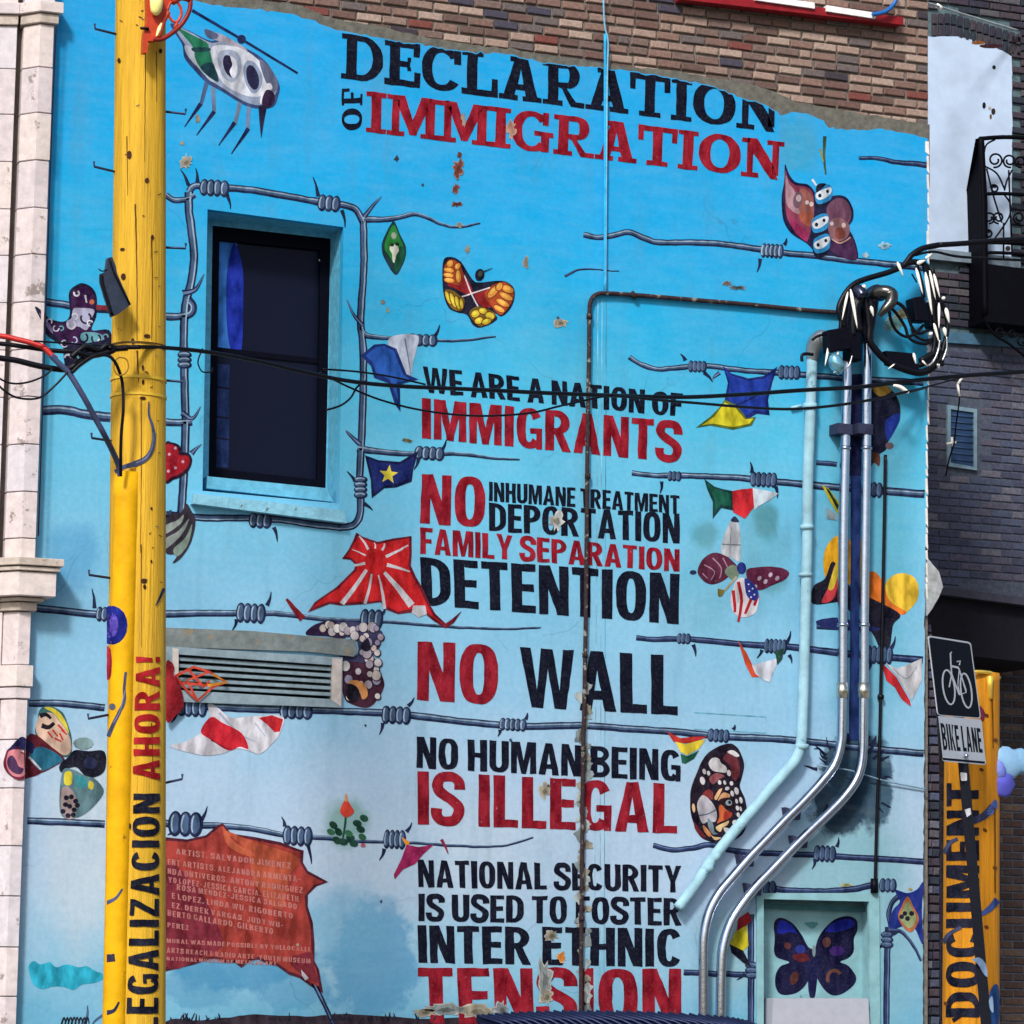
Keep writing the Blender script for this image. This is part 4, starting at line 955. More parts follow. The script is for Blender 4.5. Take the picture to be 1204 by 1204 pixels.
for x_, y_ in ((880,687),(885,692),(881,695),(887,699),(883,702)): a.ell((226,228,240), x_, y_, 1.1, 1.1, 0, 6)
a.ell((26,42,120), 872, 668, 5.5, 7); a.line((176,170,140), [(866,678),(856,690),(848,698)], 2.5, 2); a.poly((110,100,40), [(844,692),(852,694),(850,700),(846,702),(844,700)], False)
a.build('painted_butterfly', B, 'butterfly with a striped starry wing, two purple wings and a key')

# ---- monarch wing with face
a = Art(S0, 10, .3)
a.poly((26,12,34), [(857,874),(866,878),(872,888),(875,900),(872,915),(870,925),(876,940),(879,958),(878,970),(872,982),(858,990),(846,991),(834,989),(824,984),(817,972),(812,955),(812,930),(818,912),(827,892),(840,880)])
W_ = (206,204,210)
a.poly((104,40,50), [(858,884),(866,890),(870,905),(866,918),(860,912),(858,900),(850,892)]); a.poly((150,84,92), [(834,915),(842,909),(852,912),(846,916),(838,922)])
a.poly(W_, [(833,898),(838,891),(845,892),(848,897),(854,902),(854,908),(848,908),(838,906)]); a.poly(W_, [(855,884),(862,882),(869,888),(866,890),(860,887)])
for x_, y_, rx, ry in ((828,907,2,3.5),(833,909,2,3),(826,918,3,5),(857,909,2.4,3.8),(846,920,2,2.8),(852,920,1.7,2.8),(860,921,2.2,2.6),(855,927,2.6,2.2),(861,933,2,3.6),(866,930,2.6,4.6),(871,941,2,4),(866,942,1.6,3),(867,950,2,3),(871,951,1.5,3),(868,958,2,3),(864,967,3,3)): a.ell(W_, x_, y_, rx, ry, -15, 10)
a.poly((128,44,44), [(826,934),(833,928),(838,932),(838,940),(832,938)]); a.poly((220,176,130), [(840,938),(845,929),(849,928),(843,940)]); a.poly((214,160,118), [(844,941),(850,932),(858,934),(857,938),(848,940)])
a.poly((184,182,194), [(820,944),(826,935),(834,940),(840,948),(843,958),(841,966),(832,966),(826,968),(821,956)]); a.line((90,110,130), [(822,959),(832,957),(842,952)], 1.6); a.poly((110,130,142), [(832,962),(838,968),(840,978),(844,980),(838,981),(833,972)])
a.poly((196,96,52), [(845,950),(848,946),(854,952),(861,957),(856,963),(848,966),(843,968),(846,960)]); a.poly((160,50,34), [(852,954),(861,956),(857,962),(851,964)]); a.poly((40,14,22), [(846,940),(858,938),(864,946),(858,950),(848,946)]); a.ell((170,190,200), 857, 944, 3.8, 3.4); a.ell((20,24,50), 858, 943.5, 1.8, 2.2)
a.poly((222,190,140), [(842,972),(850,968),(857,965),(855,970),(850,973),(847,978),(843,976)]); a.poly(W_, [(851,973),(859,975),(857,980),(853,979)]); a.poly((230,196,150), [(836,982),(840,984),(848,985),(841,988)]); a.poly((196,130,80), [(827,970),(836,980),(834,984),(828,977)])
a.ell((232,190,140), 815.5, 950, 1.8, 5.5, -6); a.poly((110,30,36), [(816,966),(822,974),(830,984),(824,983),(817,974)])
a.build('painted_butterfly', B, 'folded monarch butterfly wing hiding a face')

# ---- roses, chrysalis, heart, seashell
a = Art(S0, 9, .4)
a.line((20,80,60), [(407,955),(405,975),(402,990)], 2.5, 2); a.poly((206,64,44), [(407,940),(413,948),(416,955),(407,961),(400,955),(402,947)]); a.ell((222,150,90), 407, 938, 1.6, 5)
for x_, y_ in ((392,970),(398,978),(420,968),(428,962),(424,975),(412,985),(404,990),(416,992),(396,988)): a.ell((24,70,54), x_, y_, 5.5, 4, x_ % 50, 9)
for x_, y_ in ((410,980),(426,984),(389,978)): a.ell((60,120,86), x_, y_, 5, 3.6, 30, 9)
a.ell((180,100,110), 427, 994, 3, 2.4); a.build('painted_rose', B, 'small red rosebud with green leaves on the wire')
a = Art(S0, 9, .3)
a.poly((40,10,36), [(194,523),(202,520),(211,524),(214,531),(222,533),(226,541),(222,553),(214,560),(204,564),(194,566)]); a.poly((170,20,40), [(194,526),(202,523),(209,527),(211,535),(220,536),(223,542),(219,551),(210,558),(202,561),(194,563)])
for x_, y_ in ((206,527),(199,534),(215,543),(206,550),(198,554)): a.ell((214,170,190), x_, y_, 1.8, 1.8, 0, 8)
a.build('painted_heart', B, 'red heart peeping from behind the pole')
a = Art(S0, 9, .3); a.poly((52,44,58), [(194,607),(212,603),(219,592),(226,602),(230,612),(227,630),(221,645),(211,658),(203,662),(208,652),(194,648)])
a.poly((150,162,158), [(194,618),(208,612),(216,605),(212,616),(194,628)]); a.poly((140,152,148), [(194,634),(210,624),(222,610),(214,628),(194,646)]); a.poly((130,150,140), [(204,646),(218,632),(226,616),(221,640),(209,654)])
a.build('painted_shell', B, 'grey striped shell half hidden by the pole')

# ---- dark patterned glove shape on the far left (its tip, like the lower butterfly, is painted on over the stone pilaster)
class Twin:
    def __init__(s): s.a = Art(S0, 6, .3, clip_r); s.b = Art(PSURF, 3, .3, clip_l)
    def __getattr__(s, n):
        def f(*x, **k): getattr(s.a, n)(*x, **k); getattr(s.b, n)(*x, **k)
        return f
    def finish(s, name, label):
        s.a.build(name, B, label); return s.b.build(name, SB, label+', part lying on the stone')
rd = random.Random(2); a = Twin(); PU, LV, TE = (58,20,72), (176,176,206), (104,166,180)
a.poly((22,18,54), [(41,361),(50,366),(58,374),(74,378),(82,370),(81,345),(90,335),(99,333),(110,340),(114,352),(113,372),(108,388),(128,388),(132,405),(122,412),(105,418),(95,425),(85,438),(76,432),(76,412),(66,402),(55,394),(50,380)])
a.poly(PU, [(44,365),(54,374),(72,381),(84,374),(84,348),(92,338),(102,337),(110,347),(110,366),(104,386),(124,391),(128,404),(110,410),(92,418),(82,428),(80,410),(66,396),(54,382)])
a.poly(LV, [(86,364),(92,362),(110,364),(108,374),(102,388),(92,384),(80,386),(78,378),(84,374)]); a.poly(TE, [(96,392),(112,391),(122,396),(118,404),(98,402)]); a.poly((150,130,180), [(46,368),(54,376),(60,384),(62,392),(55,384)])
for x_, y_, r_ in ((101,374,6),(84,382,4.5),(72,398,5),(98,397,5),(113,398,5),(90,345,3),(80,420,4)): a.ring((24,16,50) if r_ > 4.6 else (220,220,235), x_, y_, r_, r_, 2.2, 0, -60, 210)
for x_, y_, r_, a0_ in ((66,386,3.4,0),(58,378,3,160),(76,404,4,40),(88,372,3.4,200),(97,366,3,20),(106,380,3.2,90),(118,402,3.2,10),(104,410,3.4,180),(92,426,3,30),(87,400,3.6,250),(124,396,3,120),(72,386,2.6,220)):
    a.ring(rd.choice([(206,206,228),(176,176,214),(222,222,236),(110,170,184)]), x_, y_, r_, r_, 1.5, 0, a0_, a0_+250, 10)
a.line((210,210,226), [(100,347),(102,356)], 2.5, 1.5); a.ell((206,110,80), 108, 355, 3, 3); a.line((130,40,50), [(113,361),(122,362),(129,363)], 6, 5)
a.poly((22,18,54), [(76,410),(100,404),(120,400),(131,398),(131,416),(112,420),(96,430),(84,440),(78,436)]); a.ring((210,212,230), 80, 421, 4, 4, 2.4, 0, 180, 360); a.ring(TE, 95, 418, 4, 4, 2, 0, 90, 270)
a.finish('painted_glove', 'purple and lilac glove shape covered in curls')

# ---- patchwork butterfly on the lower left
a = Twin()
a.poly((60,110,110), [(46,836),(52,830),(62,831),(74,838),(80,852),(84,866),(84,885),(76,890),(60,880),(42,864),(44,848)]); a.poly((222,206,66), [(52,832),(61,832),(72,840),(79,853),(81,862),(74,852),(62,838)])
a.poly((222,190,170), [(46,842),(60,838),(70,848),(80,862),(84,880),(76,888),(60,878),(43,862)]); a.line((24,12,30), [(47,842),(54,840),(60,845)], 6, 3); a.line((24,12,30), [(49,853),(57,855),(64,850)], 6, 4)
for p in ([(56,860),(62,868)],[(62,858),(68,866)],[(68,852),(76,860)],[(72,858),(79,864)],[(64,868),(72,872)],[(70,862),(74,870)]): a.line((206,60,50), p, 2.4, 1.8)
a.poly((120,30,60), [(30,888),(40,896),(48,908),(36,914),(22,917),(10,910),(4,900),(6,888),(10,880),(20,878)]); a.poly((206,130,140), [(8,890),(12,882),(24,882),(33,892),(35,904),(26,913),(15,912),(8,902)]); a.poly((74,44,84), [(9,892),(14,888),(19,894),(22,901),(28,904),(24,910),(15,908),(9,900)])
a.poly((96,22,40), [(32,866),(42,864),(58,876),(76,892),(66,900),(50,908),(32,912),(28,890)]); a.poly((36,110,140), [(35,886),(46,878),(60,882),(74,893),(64,900),(48,906),(36,894)]); a.line((226,226,236), [(34,890),(48,905)], 2.8, 2)
a.poly((22,22,74), [(26,866),(34,871),(40,876),(38,886),(30,882),(20,880),(10,882),(18,872)])
a.poly((16,18,38), [(80,890),(88,882),(104,883),(123,884),(123,906),(110,914),(100,912),(90,902),(80,904),(72,908),(70,900)]); a.ell((36,42,76), 106, 897, 8, 7)
a.poly((96,130,140), [(74,906),(86,905),(100,912),(112,916),(122,930),(112,946),(98,958),(84,962),(72,958),(70,935)]); a.poly((222,206,60), [(76,909),(84,908),(84,922),(76,922)]); a.poly((60,150,160), [(88,912),(100,914),(104,924),(92,926)]); a.poly((210,196,60), [(105,918),(110,921),(109,928),(104,926)]); a.poly((170,150,150), [(72,930),(80,925),(90,940),(86,962),(74,958)])
for x_, y_ in ((78,938),(84,937),(89,942),(91,947),(77,946),(82,948),(87,952),(74,954),(80,959),(86,958)): a.ell((26,20,44), x_, y_, 3.2, 3, 0, 8)
a.ell((130,160,165), 98, 874, 12, 7, 0, 10); a.finish('painted_butterfly', 'patchwork butterfly with brush strokes and a black bear shape')
a = Art(S0, 4, .8)
a.poly((44,176,208), [(34,1142),(34,1134),(40,1130),(48,1134),(58,1131),(66,1137),(78,1134),(92,1137),(102,1136),(112,1142),(122,1146),(120,1152),(108,1156),(96,1158),(86,1164),(74,1160),(62,1160),(50,1163),(42,1160),(37,1152)])
a.build('painted_cloud', B, 'small turquoise painted-over patch low on the left')

# ---- skull crowd around the vent
a = Art(S0, 10, .3); rd = random.Random(11)
a.poly((44,20,60), [(360,746),(366,737),(380,731),(400,730),(412,733),(406,750),(384,748)])
a.poly((60,60,100), [(396,732),(424,732),(446,740),(450,748),(444,766),(434,775),(440,784),(428,786),(402,784),(400,770),(420,770),(418,750),(404,748)]); a.poly((70,30,52), [(402,782),(432,780),(446,790),(452,805),(444,822),(432,832),(414,828),(404,818)])
for i in range(46):
    if i < 17: t = i/16; x_, y_ = 380+68*t+rd.uniform(-3,3), 736+rd.uniform(-4,8)+6*t
    elif i < 27: x_, y_ = 424+rd.uniform(0,20), 752+rd.uniform(-3,28)
    else: x_, y_ = 404+rd.uniform(0,42), 784+rd.uniform(-6,40)
    if x_ < 424 and 748 < y_ < 774: continue
    c = rd.choice([(206,200,204),(176,168,184),(150,146,172),(196,184,180),(226,222,222)]); r_ = rd.uniform(3,5.6)
    a.ell((50,34,60), x_+.5, y_+.5, r_+1, r_*1.1+1, 0, 12); a.ell(c, x_, y_, r_, r_*1.1, 0, 12)
a.poly((220,150,90), [(410,802),(420,800),(430,806),(432,818),(426,822),(422,812)]); a.poly((22,14,32), [(406,808),(412,804),(420,808),(423,818),(416,826),(408,820)]); a.poly((22,16,40), [(424,760),(432,750),(436,762),(430,766)])
a.build('painted_crowd', B, 'cluster of small pale skull-like faces around the vent corner')
# vent: red and orange net painted across the louvre edge, modelled as flat paint just proud of it
a = Art(wall(-.045), 1, .3)
for p in ([(206,795),(228,784),(246,790),(266,802)],[(206,795),(220,812),(232,824),(250,808),(266,802)],[(220,786),(240,808),(246,800)],[(232,824),(220,800),(246,790)],[(214,803),(246,806)]): a.line((196,66,44) if p[0][0] < 240 else (220,150,60), p, 3.2, 2.6, smooth=False)
a.line((226,150,50), [(244,806),(267,802),(250,793)], 4, 3, smooth=False); a.poly((150,24,36), [(195,782),(202,779),(205,785),(204,793),(210,800),(216,828),(206,842),(195,846)])
a.build('painted_net', vent, 'orange net and red cloth painted over the louvre end')

# ---- toucan like shapes behind the conduits
a = Art(S0, 6, .3)
a.poly((230,170,30), [(968,660),(972,642),(984,630),(998,634),(1006,650),(1004,680),(990,690),(972,682)]); a.poly((236,196,60), [(1040,690),(1048,678),(1060,674),(1074,678),(1080,690),(1078,706),(1066,720),(1056,722),(1044,712)])
a.poly((226,120,40), [(1020,676),(1028,672),(1038,684),(1046,706),(1066,720),(1050,722),(1030,710),(1020,696)]); a.poly((18,14,36), [(956,690),(970,680),(980,660),(1000,690),(1030,706),(1058,722),(1050,735),(1046,760),(1036,764),(1024,742),(1000,720),(990,708),(956,710)])
a.poly((200,60,70), [(966,708),(974,690),(982,664),(986,680),(980,704)]); a.poly((214,190,60), [(974,690),(984,660),(986,672),(980,692)]); a.poly((30,40,100), [(960,730),(985,726),(1010,732),(1036,740),(1010,742),(970,738)]); a.build('painted_bird', B, 'black bird with large yellow beaks behind the conduits')
a = Art(S0, 6, .3)
a.poly((12,16,46), [(1024,452),(1036,454),(1050,460),(1058,476),(1058,492),(1052,506),(1044,520),(1040,530),(1022,530)]); a.poly((18,44,140), [(1042,494),(1056,486),(1058,494),(1050,510),(1044,518),(1041,508)]); a.poly((140,110,40), [(1026,456),(1040,452),(1048,460),(1034,466)])
a.poly((100,60,50), [(1024,532),(1034,534),(1034,548),(1028,544),(1024,548)]); a.ell((110,90,100), 1046, 524, 5, 4); a.build('painted_bird', B, 'dark blue bird perched behind the upper conduits')
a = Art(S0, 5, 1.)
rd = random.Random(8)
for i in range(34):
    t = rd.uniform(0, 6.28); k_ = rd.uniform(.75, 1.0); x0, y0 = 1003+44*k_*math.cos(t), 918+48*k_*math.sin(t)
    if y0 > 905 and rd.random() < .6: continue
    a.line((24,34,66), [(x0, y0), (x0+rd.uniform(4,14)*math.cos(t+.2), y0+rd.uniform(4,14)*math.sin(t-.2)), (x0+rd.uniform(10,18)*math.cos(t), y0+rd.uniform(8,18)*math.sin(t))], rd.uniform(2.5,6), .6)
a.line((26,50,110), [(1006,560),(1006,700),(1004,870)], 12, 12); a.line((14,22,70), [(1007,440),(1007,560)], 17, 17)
a.build('painted_dark_patch', B, 'dark brushed patch with torn edges behind the conduits')  # dark mural paint: brushed smear and a stripe between the conduits
for p in ((960,544,984,546),(960,737,1040,740)): wire([(p[0],p[1]),(p[2],p[3])], 6, dim=True)

# ---- butterfly in the niche
a = Art(wall(.2), 4, .3)
a.poly((14,12,58), [(950,1113),(942,1098),(930,1084),(917,1079),(910,1086),(911,1104),(910,1118),(914,1126),(928,1131),(918,1136),(912,1146),(912,1160),(918,1169),(932,1169),(944,1162),(952,1150),(960,1134),(958,1118)])
a.poly((14,12,58), [(959,1113),(966,1096),(980,1082),(996,1077),(1007,1082),(1008,1094),(1004,1104),(1004,1118),(998,1126),(988,1131),(998,1136),(1007,1150),(1000,1162),(986,1170),(974,1168),(964,1156),(958,1140)])
a.poly((24,40,170), [(914,1090),(918,1082),(930,1087),(938,1098),(930,1096),(916,1098)]); a.poly((30,40,168), [(970,1094),(982,1084),(998,1080),(1005,1086),(998,1092),(980,1096)]); a.poly((90,22,30), [(932,1124),(944,1120),(952,1128),(940,1131)]); a.ell((36,50,140), 941, 1116, 6, 5); a.ell((60,30,110), 984, 1118, 9, 6); a.ell((96,50,50), 926, 1112, 4, 4); a.ell((96,60,60), 972, 1108, 5, 6); a.ell((80,40,36), 934, 1150, 5, 8, 20); a.ring((96,60,50), 981, 1150, 8, 9, 4, 0, 150, 330)
a.poly((18,20,70), [(952,1128),(964,1128),(961,1150),(958,1172),(952,1172),(950,1150)]); a.ell((120,140,150), 957, 1118, 2, 7); a.poly((80,140,150), [(946,1085),(962,1085),(955,1092)])
a.build('painted_butterfly', ni, 'dark purple butterfly filling the blocked window')
# ---- blue eye emblem by the corner
a = Art(S0, 6, .3)
a.poly((30,50,140), [(1052,1046),(1066,1050),(1078,1046),(1086,1038),(1084,1070),(1085,1110),(1076,1092),(1066,1088),(1052,1092),(1044,1088),(1050,1070),(1058,1060)]); a.poly((180,110,70), [(1067,1054),(1074,1066),(1080,1078),(1078,1088),(1071,1096),(1062,1090),(1056,1078),(1060,1066)]); a.poly((150,166,120), [(1067,1060),(1073,1070),(1077,1078),(1074,1088),(1068,1091),(1061,1084),(1059,1077)])
for x_, y_ in ((1064,1074),(1072,1074),(1067,1080),(1060,1078)): a.ell((22,24,40), x_, y_, 3, 3, 0, 8)
a.build('painted_emblem', B, 'blue shape round an orange rimmed oval by the corner')

# ---- red cloth with the credits
a = Art(S0, 7, .4); RC = (162,58,50)
a.poly((84,24,44), [(194,984),(220,987),(242,982),(256,970),(262,968),(272,980),(300,984),(330,990),(350,998),(357,1000),(356,1014),(362,1024),(386,1037),(372,1042),(362,1052),(362,1066),(368,1085),(370,1110),(370,1130),(375,1140),(380,1168),(366,1160),(352,1150),(340,1146),(326,1136),(316,1134),(304,1128),(294,1130),(284,1138),(276,1132),(266,1132),(252,1127),(240,1130),(228,1134),(194,1142)], False)
a.poly(RC, [(194,988),(220,990),(243,985),(258,973),(262,971),(270,982),(300,988),(330,994),(353,1002),(353,1014),(360,1027),(380,1037),(368,1041),(358,1053),(359,1067),(365,1086),(366,1110),(367,1130),(372,1140),(375,1160),(366,1156),(352,1146),(340,1142),(326,1132),(316,1130),(304,1125),(294,1127),(284,1133),(276,1128),(266,1128),(252,1124),(240,1126),(228,1130),(194,1137)], False)
a.poly((126,38,54), [(194,1020),(230,1040),(250,1075),(262,1110),(240,1124),(194,1134)], True); a.poly((184,84,58), [(262,976),(290,1000),(300,1040),(330,1070),(340,1030),(350,1008),(300,990)], True); a.poly((120,34,48), [(340,1128),(366,1120),(370,1140),(374,1156),(352,1144)], True); a.poly((196,96,66), [(262,972),(276,990),(300,1004),(290,1006),(268,994)])
a.poly((206,206,216), [(354,1140),(363,1150),(359,1153),(355,1147)], False)
a.build('painted_cloth', B, 'torn red cloth painted with rows of small names')
CR = paint((184,118,114), 1., flat=True)
for i, (s, x0, y0, x1, y1, h) in enumerate([('ARTIST. SALVADOR JIMENEZ',207,1001,342,1018,8.5),('ENT ARTISTS. ALEJANDRA ARMENTA-',197,1013,353,1034,8.5),('NDA ONTIVEROS. ANTONY RODRIGUEZ',197,1024,356,1047,8.5),('YO LOPEZ-JESSICA GARCIA. ELIZABETH',198,1034,351,1057,8.5),('ROSA MENDEZ-JESSICA SALGADO',208,1043,349,1066,8),('E LOPEZ. LINDA WU. RIGOBERTO',202,1053,344,1077,8.5),('EZ. DEREK VARGAS. JUDY WU-',202,1064,333,1088,8),('BERTO GALLARDO. GILBERTO',197,1073,321,1095,8.5),('PEREZ',197,1087,222,1091,7),
        ('MURAL WAS MADE POSSIBLE BY YOLLOCALLI',196,1106,364,1116,6.5),('ARTS REACH & RADIO ARTE. YOUTH MUSEUM',196,1117,365,1130,7),('NATIONAL MUSEUM OF MEXICAN ART',196,1127,325,1133,5.5)]):
    h *= .8; word(s, (x0, y0-h/2), (x1, y1-h/2), (x1, y1+h/2), (x0, y0+h/2), CR, 'row of small pale credits on the red cloth', 9, gap=.2)

# ---- stains, peeled spots and painted-out patches
def patch(pts, rgb, layer=12, nm='bare_patch', lb=None):
    a = Art(S0, layer, 1.4); a.poly(rgb, pts, True, n=4); return a.build(nm, B, lb)
RUST, TAN = (120,62,50), (156,150,132)
rd = random.Random(21)
def blot(cx, cy, rx, ry, rgb, layer=12):
    n = 22; R = [rd.uniform(.5,1.2) for _ in range(n)]; a = Art(S0, layer, 1.)
    ring_ = lambda k: [(cx+rx*R[i]*k*math.cos(6.283*i/n), cy+ry*R[i]*k*math.sin(6.283*i/n)) for i in range(n)]
    if rx > 3.5: a.poly(tuple(min(255, v*.55+100) for v in rgb), ring_(1.15), False)
    a.poly(rgb, ring_(.95), False)
    if rx > 5: a.poly(tuple(v*.72 for v in rgb), [(x+rx*.1, y+ry*.1) for x, y in ring_(.45)], False)
    a.build('bare_patch', B)
for c in [(538,198,7,11,RUST),(536,222,4,6,RUST),(537,240,6,3,RUST),(540,182,3,4,RUST),(545,140,3,10,TAN),(601,152,5,10,(200,150,130)),(466,186,3,4,(70,70,90)),(497,217,2,2,(60,60,80)),(550,293,3,5,TAN),(618,308,4,7,TAN),(659,380,7,5,TAN),(656,374,2,3,(90,80,80)),(218,190,7,8,TAN),(214,168,3,3,TAN),(232,139,3,6,TAN),
          (540,265,4,3,TAN),(476,517,3,2,(90,90,70)),(481,518,4,2,(110,100,60)),(655,613,8,12,(184,190,190)),(655,612,5,4,(180,150,90)),(640,930,6,9,TAN),(645,925,3,4,(60,50,60)),(648,1100,8,6,TAN),(640,1150,10,22,(140,150,150)),(642,1172,8,9,TAN),(660,1125,5,6,(200,120,40)),(1018,300,4,3,(180,210,225)),(1040,289,6,4,(150,200,225)),(560,1190,20,8,TAN),(520,1187,25,8,(130,140,140)),(590,1188,10,10,(120,125,130)),(500,1190,14,5,TAN),
          (868,338,10,2,(90,110,120)),(855,333,5,3,(110,100,90)),(1060,370,12,6,(150,150,120)),(1050,380,10,8,(90,140,140)),(995,1040,8,2,(160,170,120)),(1070,1045,3,2,(170,150,90)),(450,355,3,3,TAN),(456,365,2,4,(170,170,120)),(448,1060,2,2,(60,90,130)),(600,870,2,2,(50,80,110)),(430,853,1.6,1.6,(30,40,70)),(690,590,2,3,TAN),(350,1110,2,2,TAN)]: blot(*c)
y_ = 800
while y_ < 1185:                      # peeling along the old pipe
    h = rd.uniform(8, 22); s = rd.choice((-1, 1, 1)); P = [(686+s*2, y_), (686+s*rd.uniform(5,13), y_+h*.3), (686+s*rd.uniform(4,11), y_+h*.8), (686+s*1, y_+h)]
    Q = []
    for (x0, y0), (x1, y1) in zip(P, P[1:]+P[:1]):
        for k in range(4): Q.append((x0+(x1-x0)*k/4+rd.uniform(-1.2,1.2), y0+(y1-y0)*k/4+rd.uniform(-1.2,1.2)))
    cc = rd.choice([(150,166,170),(176,188,190),(136,150,154),(156,152,138)]); a = Art(S0, 13, 1.); a.poly(cc, Q, False)
    if rd.random() < .5: a.poly(tuple(v*.7 for v in cc), [(686+(x-686)*.5, y) for x, y in Q], False)
    a.build('bare_patch', B); y_ += h*rd.uniform(.5, .9)
a = Art(S0, 3, .8); a.line((112,184,212), [(816,838),(901,843),(901,862),(816,857)], 1.2, smooth=False); a.build('painted_out_patch', B, 'faint rectangle of overpainted wall')
a = Art(S0, 5, 1.); a.poly((52,40,52), [(196,1201),(230,1200),(270,1196),(300,1193),(360,1195),(400,1192),(440,1194),(500,1198),(560,1200),(590,1240),(190,1240)], True)
for i in range(44): x_ = rd.choice((215,240,255,330,400,430,470,500))+rd.uniform(-14,14); a.line((26,28,48), [(x_, 1200), (x_+rd.uniform(-4,5), 1197-rd.uniform(0,7))], rd.uniform(1.5,3.5), .8)
for i in range(8): x_ = 72+i*4; a.line((26,28,48), [(x_, 1204), (x_+3, 1196), (x_+5, 1204)], 2, 1)
a.build('painted_hill', B, 'dark brown painted ridge with scribbled grass at the foot')
# ================================================================== PIPES AND WIRING ON THE WALL
M_STEEL = plain('galvanised_steel', (176,190,212), .2, 1., var=.12, scale=20, bmp=.08, k=1.)
M_STEEL2 = plain('steel_coupling', (212,210,198), .3, 1., var=.15, scale=25, bmp=.1, k=1.)
M_CABLE = plain('black_cable', (10,11,22), .4, var=.2, spec=.2)
M_CLAMP = plain('dull_clamp', (58,62,92), .6, .2)
M_BOX = plain('black_box', (8,9,24), .5, spec=.1)
M_GLOSS = plain('glossy_white', (255,253,244), .1, var=.03, bmp=0, k=1., spec=.8, coat=.5)
M_PBLUE = plain('pipe_painted_blue', (158,204,222), .6, var=.22, scale=9, spots=((90,150,170), .64, 12))
M_RUST = plain('rusty_pipe', (58,44,48), .8, var=.5, scale=30, spots=((150,150,140), .58, 14), bmp=.6)
yc = -.10
A_ = [(997,395),(996,440),(994,520),(992,600),(991,700),(990.5,800),(990,850),(988.5,876),(981,900),(966,920),(945,943),(924,964),(903,986),(881,1009),(861,1032),(846,1050),(835,1070),(829,1092),(827,1115),(827,1160),(827,1204),(827,1300)]
B_ = [(1020,395),(1019,440),(1018.5,520),(1017.5,600),(1016,700),(1015.5,800),(1015,850),(1014,890),(1008,915),(994,936),(975,956),(952,978),(930,1000),(908,1023),(887,1045),(868,1070),(857,1090),(850,1115),(848,1145),(847,1204),(847,1300)]
for nm, P, lb in (('A', A_, 'left galvanised steel conduit of the pair bending down the blue wall'), ('B', B_, 'right galvanised steel conduit of the pair bending down the blue wall')):
    t = thing_at('steel_conduit', P[-1][0], P[-1][1], yc, lb, 'conduit', 'steel conduits on the blue wall')
    part(t, 'pipe', [(x, y, yc) for x, y in P], 6.0, M_STEEL, seg=16)
    cx = lambda yy: [a[0]+(b[0]-a[0])*(yy-a[1])/(b[1]-a[1]) for a, b in zip(P, P[1:]) if a[1] <= yy <= b[1]][0]
    for yy in (812,):
        part(t, 'coupling', [(cx(yy-9), yy-9, yc), (cx(yy+9), yy+9, yc)], 7.0, M_STEEL2, 1, 16)
    for yy in (527, 735):
        part(t, 'coupling', [(cx(yy-2), yy-2, yc), (cx(yy+2), yy+2, yc)], 7.2, M_STEEL, 1, 16)
    mb = MB(); x_ = cx(503); mb.quadbox([W(x_-9, 497, yc-.048), W(x_+8, 499, yc-.048), W(x_+8, 511, yc-.048), W(x_-9, 509, yc-.048)], (0, .145, 0)); mb.build('clamp', M_CLAMP, t)
    for (x1, y1) in ([(932,957),(877,1012)] if nm == 'A' else [(940,990),(886,1046)]):
        mb = MB(); mb.quadbox([W(x1-8, y1-8, yc+.02), W(x1+10, y1-2, yc+.02), W(x1+9, y1+7, yc+.02), W(x1-6, y1+4, yc+.02)], (0, .075, 0)); mb.build('clamp', M_CLAMP, t)
    hx = P[0][0]
    part(t, 'weatherhead', [(hx,404,yc),(hx-1,385,yc),(hx+1,365,yc-.02),(hx+4,350,yc-.05),(hx+12,343,yc-.12),(hx+18,349,yc-.17)], [7,9.5,11,10.5,9,7], plain('weatherhead_metal', (70,74,96), .25, .8, bmp=.1), seg=12)
t = thing_at('pale_blue_pipe', 790, 1075, -.07, 'pipe painted pale blue with a weatherhead, left of the steel conduits', 'pipe')
PP = [(955,415),(953,480),(950,560),(949,640),(947,720),(945,800),(943.5,850),(942,873),(937,891),(925,906),(905,929),(887,950),(868,972),(850,994),(835,1014),(818,1040),(797,1068)]
part(t, 'pipe', [(x, y, -.07) for x, y in PP], 6.4, M_PBLUE, seg=14)
for (x_, y_, d, e) in ((952.5,478,0,3.5),(948.5,620,0,2.5),(947,676,0,2),(942.8,878,0,3),(840,1008,2,-3),(832,1020,3,-4)):
    part(t, 'coupling', [(x_+d, y_-e, -.07), (x_-d, y_+e, -.07)], 8.2, M_PBLUE, 1, 14)
part(t, 'bracket', [(942,477,-.02),(930,480,-.02)], 2, M_PBLUE, 1)
part(t, 'weatherhead', [(955,425,-.07),(956,412,-.07),(960,402,-.09),(967,396,-.13),(973,402,-.17)], [6.5,9,10,8.5,6], plain('weatherhead_metal', (150,160,166), .25, .6, bmp=.1), seg=12)
t = thing_at('rusty_pipe', 683, 1200, -.03, 'thin rusty pipe running down through the slogans then along to the conduits', 'pipe')
part(t, 'pipe', [(992,368,-.03),(940,364,-.03),(880,358,-.03),(820,353,-.03),(760,348,-.03),(716,345,-.03),(702,346,-.03),(695,353,-.03),(693,368,-.03),(692.5,420,-.03),(691,500,-.03),(690,600,-.03),(689,700,-.03),(687.5,800,-.03),(685.5,900,-.03),(684.5,1000,-.03),(683.5,1100,-.03),(683,1190,-.03),(682,1300,-.03)], 2.7, M_RUST, seg=8)
for x_, y_ in ((693,372),(745,347),(688,770),(686,880),(684,1080),(691,560)):
    part(t, 'coupling', [(x_-(3 if y_ < 350 else 0), y_-3, -.032), (x_+(3 if y_ < 350 else 0), y_+3, -.032)], 3.7, M_RUST, 1, 8)
